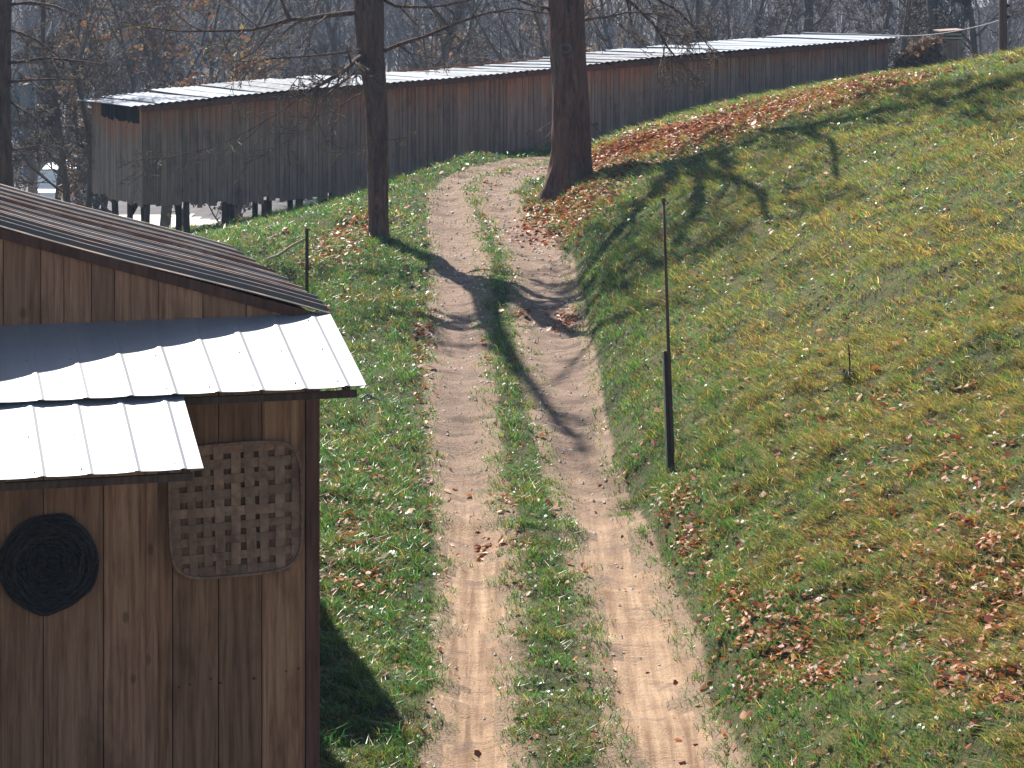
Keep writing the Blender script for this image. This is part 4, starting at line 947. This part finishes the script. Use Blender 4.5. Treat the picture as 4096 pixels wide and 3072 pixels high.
# ---- trees behind the barn: a few grown shapes, copied with their parts
GR = "leafless trees standing behind the long barn"
def proto(seed, h, rad, kind):
    r = np.random.RandomState(seed); t = empty("bare_tree", (0, 0, 0)); tk = [np.array([0, 0, -.4])]; d = np.array([0, 0, 1.0]); n = 9
    fork = .32 if kind == 'forked' else .55
    for i in range(n): d = unit(d + r.randn(3) * np.array([.07, .07, .0])); tk.append(tk[-1] + d * h * fork / n)
    tk = np.array(tk); rr = np.linspace(rad * 1.25, rad * .75, n + 1); rr[0] *= 1.2
    V, Q, T = tube_arrays([tk], [rr], 12); mesh_np("trunk", V, Q, None, M['far_bark'], t, None, True)
    P = dict(max=4, n=[7, 8, 6, 4], ratio=[.5, .5, .5, .5], ang=[40, 42, 42, 42], wig=[.05, .13, .18, .2, .22], lift=[.05, .06, .04, .02, 0], seg=[1.3, .8, .6, .45, .35])
    out = new_out(); 
    for k in range(3 if kind != 'thin' else 2): branch(r, out, tk[-1], (r.randn() * .38, r.randn() * .38, 1), h * (1 - fork) * .9, rad * .55, 1, P)
    sprout(r, out, tk, rr * .7, h * .42, 0, P, .25 if kind != 'clear' else .6, 9 if kind != 'thin' else 12)
    crown("crown", out, 1, t, M['far_bark'], M['far_bark'], .011)
    if kind == 'leafy':
        tips = np.array([a[-1] for a, b in out[4]] + [a[len(a) // 2] for a, b in out[4]]); tips = tips[r.rand(len(tips)) < .30]; tips = np.repeat(tips, 2, 0); m = len(tips); c = tips + r.randn(m, 3) * .16
        d1 = r.randn(m, 3) * .055; d2 = r.randn(m, 3) * .05; P4 = np.stack([c - d1, c - d2, c + d1, c + d2], 1); i = np.arange(m) * 4
        pal = np.array([(.30, .15, .09), (.24, .11, .07), (.36, .24, .15), (.27, .22, .12)]); col = pal[r.randint(0, 4, m)] * (.7 + .6 * r.rand(m))[:, None]
        mesh_np("leaves", P4.reshape(-1, 3), np.stack([i, i + 1, i + 2, i + 3], -1), None, M['treeleaf'], t, np.repeat(col, 4, 0))
    return t
PT = {'forked': proto(101, 15, .26, 'forked'), 'clear': proto(102, 17, .24, 'clear'), 'thin': proto(103, 10, .085, 'thin'), 'leafy': proto(104, 8.5, .10, 'leafy'), 'forked2': proto(105, 14, .2, 'forked'), 'clear2': proto(107, 16, .2, 'clear')}
used = set()
def plant(kind, px, Y, sc, rot, label, cat="tree"):
    X = (px - 512) / 2400 * Y; z = float(H(X, Y)); p = PT[kind]
    if kind not in used: t = p; used.add(kind)
    else:
        t = link(p.copy())
        for c in p.children: k = link(c.copy()); k.parent = t
    t.location = (X, Y, z - .1); t.rotation_euler = (0, 0, rot); t.scale = (sc, sc, sc); tag(t, label, cat, GR)
TREES = [
 ('thin', 72, 63, 1.0, .3, "left one of two thin dark saplings close against the barn's left end"),
 ('thin', 84, 62, .9, 2.1, "right one of two thin dark saplings close against the barn's left end"),
 ('thin', 54, 84, 1.3, 4.0, "thin bare sapling standing in front of the pale blue grey van"),
 ('leafy', 100, 80, 1.0, 1.0, "small tree with rusty leaves between the left edge trunk and the barn roof's left end"),
 ('thin', 120, 78, 1.2, 5.0, "thin grey sapling just left of the barn roof's left end"),
 ('clear2', 162, 88, .9, .5, "narrow dark trunk above the left quarter of the barn roof"),
 ('leafy', 185, 84, 1.25, 3.3, "bushy tree with orange brown leaves above the left part of the barn roof"),
 ('forked2', 238, 92, 1.0, 1.7, "grey tree with paired upright stems, left of the slender tree's low limbs"),
 ('leafy', 222, 78, .85, 5.2, "low rusty brown leafy shrub-like tree peeping over the barn roof"),
 ('thin', 290, 82, 1.3, 2.6, "thin sapling behind the roof midway between paired stems and slender oak"),
 ('clear', 322, 100, .85, 3.9, "grey trunk just left of the slender tree, beyond the roof"),
 ('clear2', 413, 88, 1.0, 2.8, "straight brown trunk just right of the slender tree, beyond the roof"),
 ('leafy', 446, 104, 1.0, .2, "brown leafed tree between the slender tree and the thick oak, far side of the roof"),
 ('forked2', 528, 84, .8, 4.6, "short tree forking low just left of the thick oak, beyond the roof"),
 ('thin', 486, 92, 1.4, 1.2, "slim bare tree halfway between the slender tree and thick oak"),
 ('forked', 622, 96, .9, .9, "tangled bare tree right of the thick oak beyond the roof"),
 ('thin', 668, 90, 1.6, 3.0, "thin leaning tree a little right of the thick oak, beyond the roof"),
 ('clear', 706, 112, .9, 5.5, "slim far trunk above the middle of the roof right of the oak"),
 ('forked', 757, 88, .75, 2.2, "multi branched dark tree with crossing limbs above the right half of the roof"),
 ('clear', 818, 92, 1.0, 1.4, "stout straight brown trunk above the right part of the barn roof"),
 ('thin', 792, 100, 1.7, .6, "thin upright tree beside the stout trunk, left of it"),
 ('thin', 868, 82, 1.3, 4.4, "thin dark stem left of the barn's right roof corner"),
 ('thin', 893, 76, 1.2, 2.9, "thin curved stem standing right at the barn's right corner"),
 ('clear2', 945, 74, .8, 4.1, "thick reddish brown trunk rising behind the small slatted hut"),
 ('thin', 981, 74, 1.1, .1, "crooked thin dark stem between the hut and the wooden pole"),
 ('forked', 1010, 118, .9, 3.6, "far bare tree behind the wooden pole at the upper right"),
 ('forked2', 30, 100, 1.0, 3.1, "bare tree behind the van at the far left"),
 ('leafy', 560, 112, 1.2, 4.0, "brown leafed tree hidden partly by the thick oak's trunk"),
 ('clear', 262, 120, .9, 2.0, "far slender trunk above the roof among the slender oak's limbs")]
for a in TREES: plant(*a)

# ---- wooded hillside far behind: one mass of bare crowns with some evergreens
def far_wood():
    r = np.random.RandomState(77); tm = []
    P = dict(max=3, n=[7, 6, 4], ratio=[.5, .5, .55], ang=[38, 42, 42], wig=[.05, .13, .18, .2], lift=[.05, .06, .05, .02], seg=[2, 1.4, 1.0, .8])
    for k in range(6):
        out = new_out(); h = 13; tk = np.array([(0, 0, -.5), (.1, 0, 3), (.15, .1, 6), (.2, .1, 8.5)]) + r.randn(4, 3) * .08; rr = np.array([.16, .13, .10, .08])
        out[0].append((tk, rr)); sprout(r, out, tk, rr, h * .5, 0, P, .35, 7); branch(r, out, tk[-1], (r.randn() * .2, r.randn() * .2, 1), h * .38, .1, 1, P)
        ps = []; rs = []
        for l in range(4): ps += [a for a, b in out[l]]; rs += [np.maximum(b, .017) for a, b in out[l]]
        v, q, t = tube_arrays(ps, rs, 3); tm.append((v, q))
    V = []; Q = []; C = []; b = 0
    for i in range(950):
        Y = 128 + 250 * r.rand() ** 1.3; X = r.uniform(-.27, .27) * Y; v, q = tm[r.randint(6)]; a = r.uniform(0, 6.28); s = r.uniform(.75, 1.3); c_, s_ = math.cos(a), math.sin(a)
        w = np.stack([v[:, 0] * c_ - v[:, 1] * s_, v[:, 0] * s_ + v[:, 1] * c_, v[:, 2]], -1) * s + np.array([X, Y, float(H(X, Y))]); V.append(w); Q.append(q + b); b += len(w)
        tint = np.array([.22, .21, .215]) * r.uniform(.6, 1.35) + np.array([.03, .01, 0]) * r.rand(); C.append(np.broadcast_to(tint, w.shape))
    o = mesh_np("far_wood", np.concatenate(V), np.concatenate(Q), None, M['farwood'], None, np.concatenate(C), True)
    tag(o, "hazy grey mass of bare woodland covering the far hillside", "woodland", kind="stuff")
    # evergreens: drooping sprays of needles
    n0 = 0; V = []; Q = []; C = []; b = 0
    for (px, Y, h) in ((298, 150, 11), (312, 158, 9), (120, 170, 8), (30, 165, 8), (702, 210, 9), (445, 200, 9), (215, 190, 8)):
        X = (px - 512) / 2400 * Y; z = float(H(X, Y)); m = 5200; u = r.rand(m) ** .8; rad = (1 - u) * h * .26 * np.sqrt(r.rand(m)) + .15; a = r.uniform(0, 6.28, m)
        c = np.stack([X + rad * np.cos(a), Y + rad * np.sin(a), z + .6 + u * h - .15 * rad], -1); d1 = r.randn(m, 3) * .17; d2 = r.randn(m, 3) * np.array([.1, .1, .05])
        w = np.stack([c - d1, c - d2, c + d1, c + d2], 1).reshape(-1, 3); i = np.arange(m) * 4 + b; V.append(w); Q.append(np.stack([i, i + 1, i + 2, i + 3], -1)); b += 4 * m
        C.append(np.repeat(np.array([[.035, .075, .05]]) * (.6 + .9 * r.rand(m))[:, None], 4, 0))
    o = mesh_np("evergreen_wood", np.concatenate(V), np.concatenate(Q), None, M['treeleaf'], None, np.concatenate(C))
    tag(o, "dull green evergreen crowns scattered on the far hillside", "woodland", kind="stuff")
m_, nt_, p_, o_ = new_mat("far_wood_bark"); nt_.links.new(attr(nt_).outputs["Color"], p_.inputs["Base Color"]); p_.inputs["Roughness"].default_value = 1; M['farwood'] = m_
far_wood()

# ------------------------------------------------------------------ the blue air in the valley
def haze():
    mb = MB(1); mb.box(-300, 300, -30, 480, -16, 110); o = mb.build("haze", None)
    m = bpy.data.materials.new("valley_air"); m.use_nodes = True; nt = m.node_tree
    for n in list(nt.nodes): nt.nodes.remove(n)
    out = nt.nodes.new("ShaderNodeOutputMaterial"); v = nt.nodes.new("ShaderNodeVolumePrincipled"); v.inputs["Color"].default_value = (.46, .68, 1.0, 1); v.inputs["Density"].default_value = .0005; v.inputs["Anisotropy"].default_value = .3
    nt.links.new(v.outputs[0], out.inputs["Volume"]); o.data.materials.append(m)
    tag(o, kind="stuff"); o["label"] = "thin blue valley haze in the air"
haze()
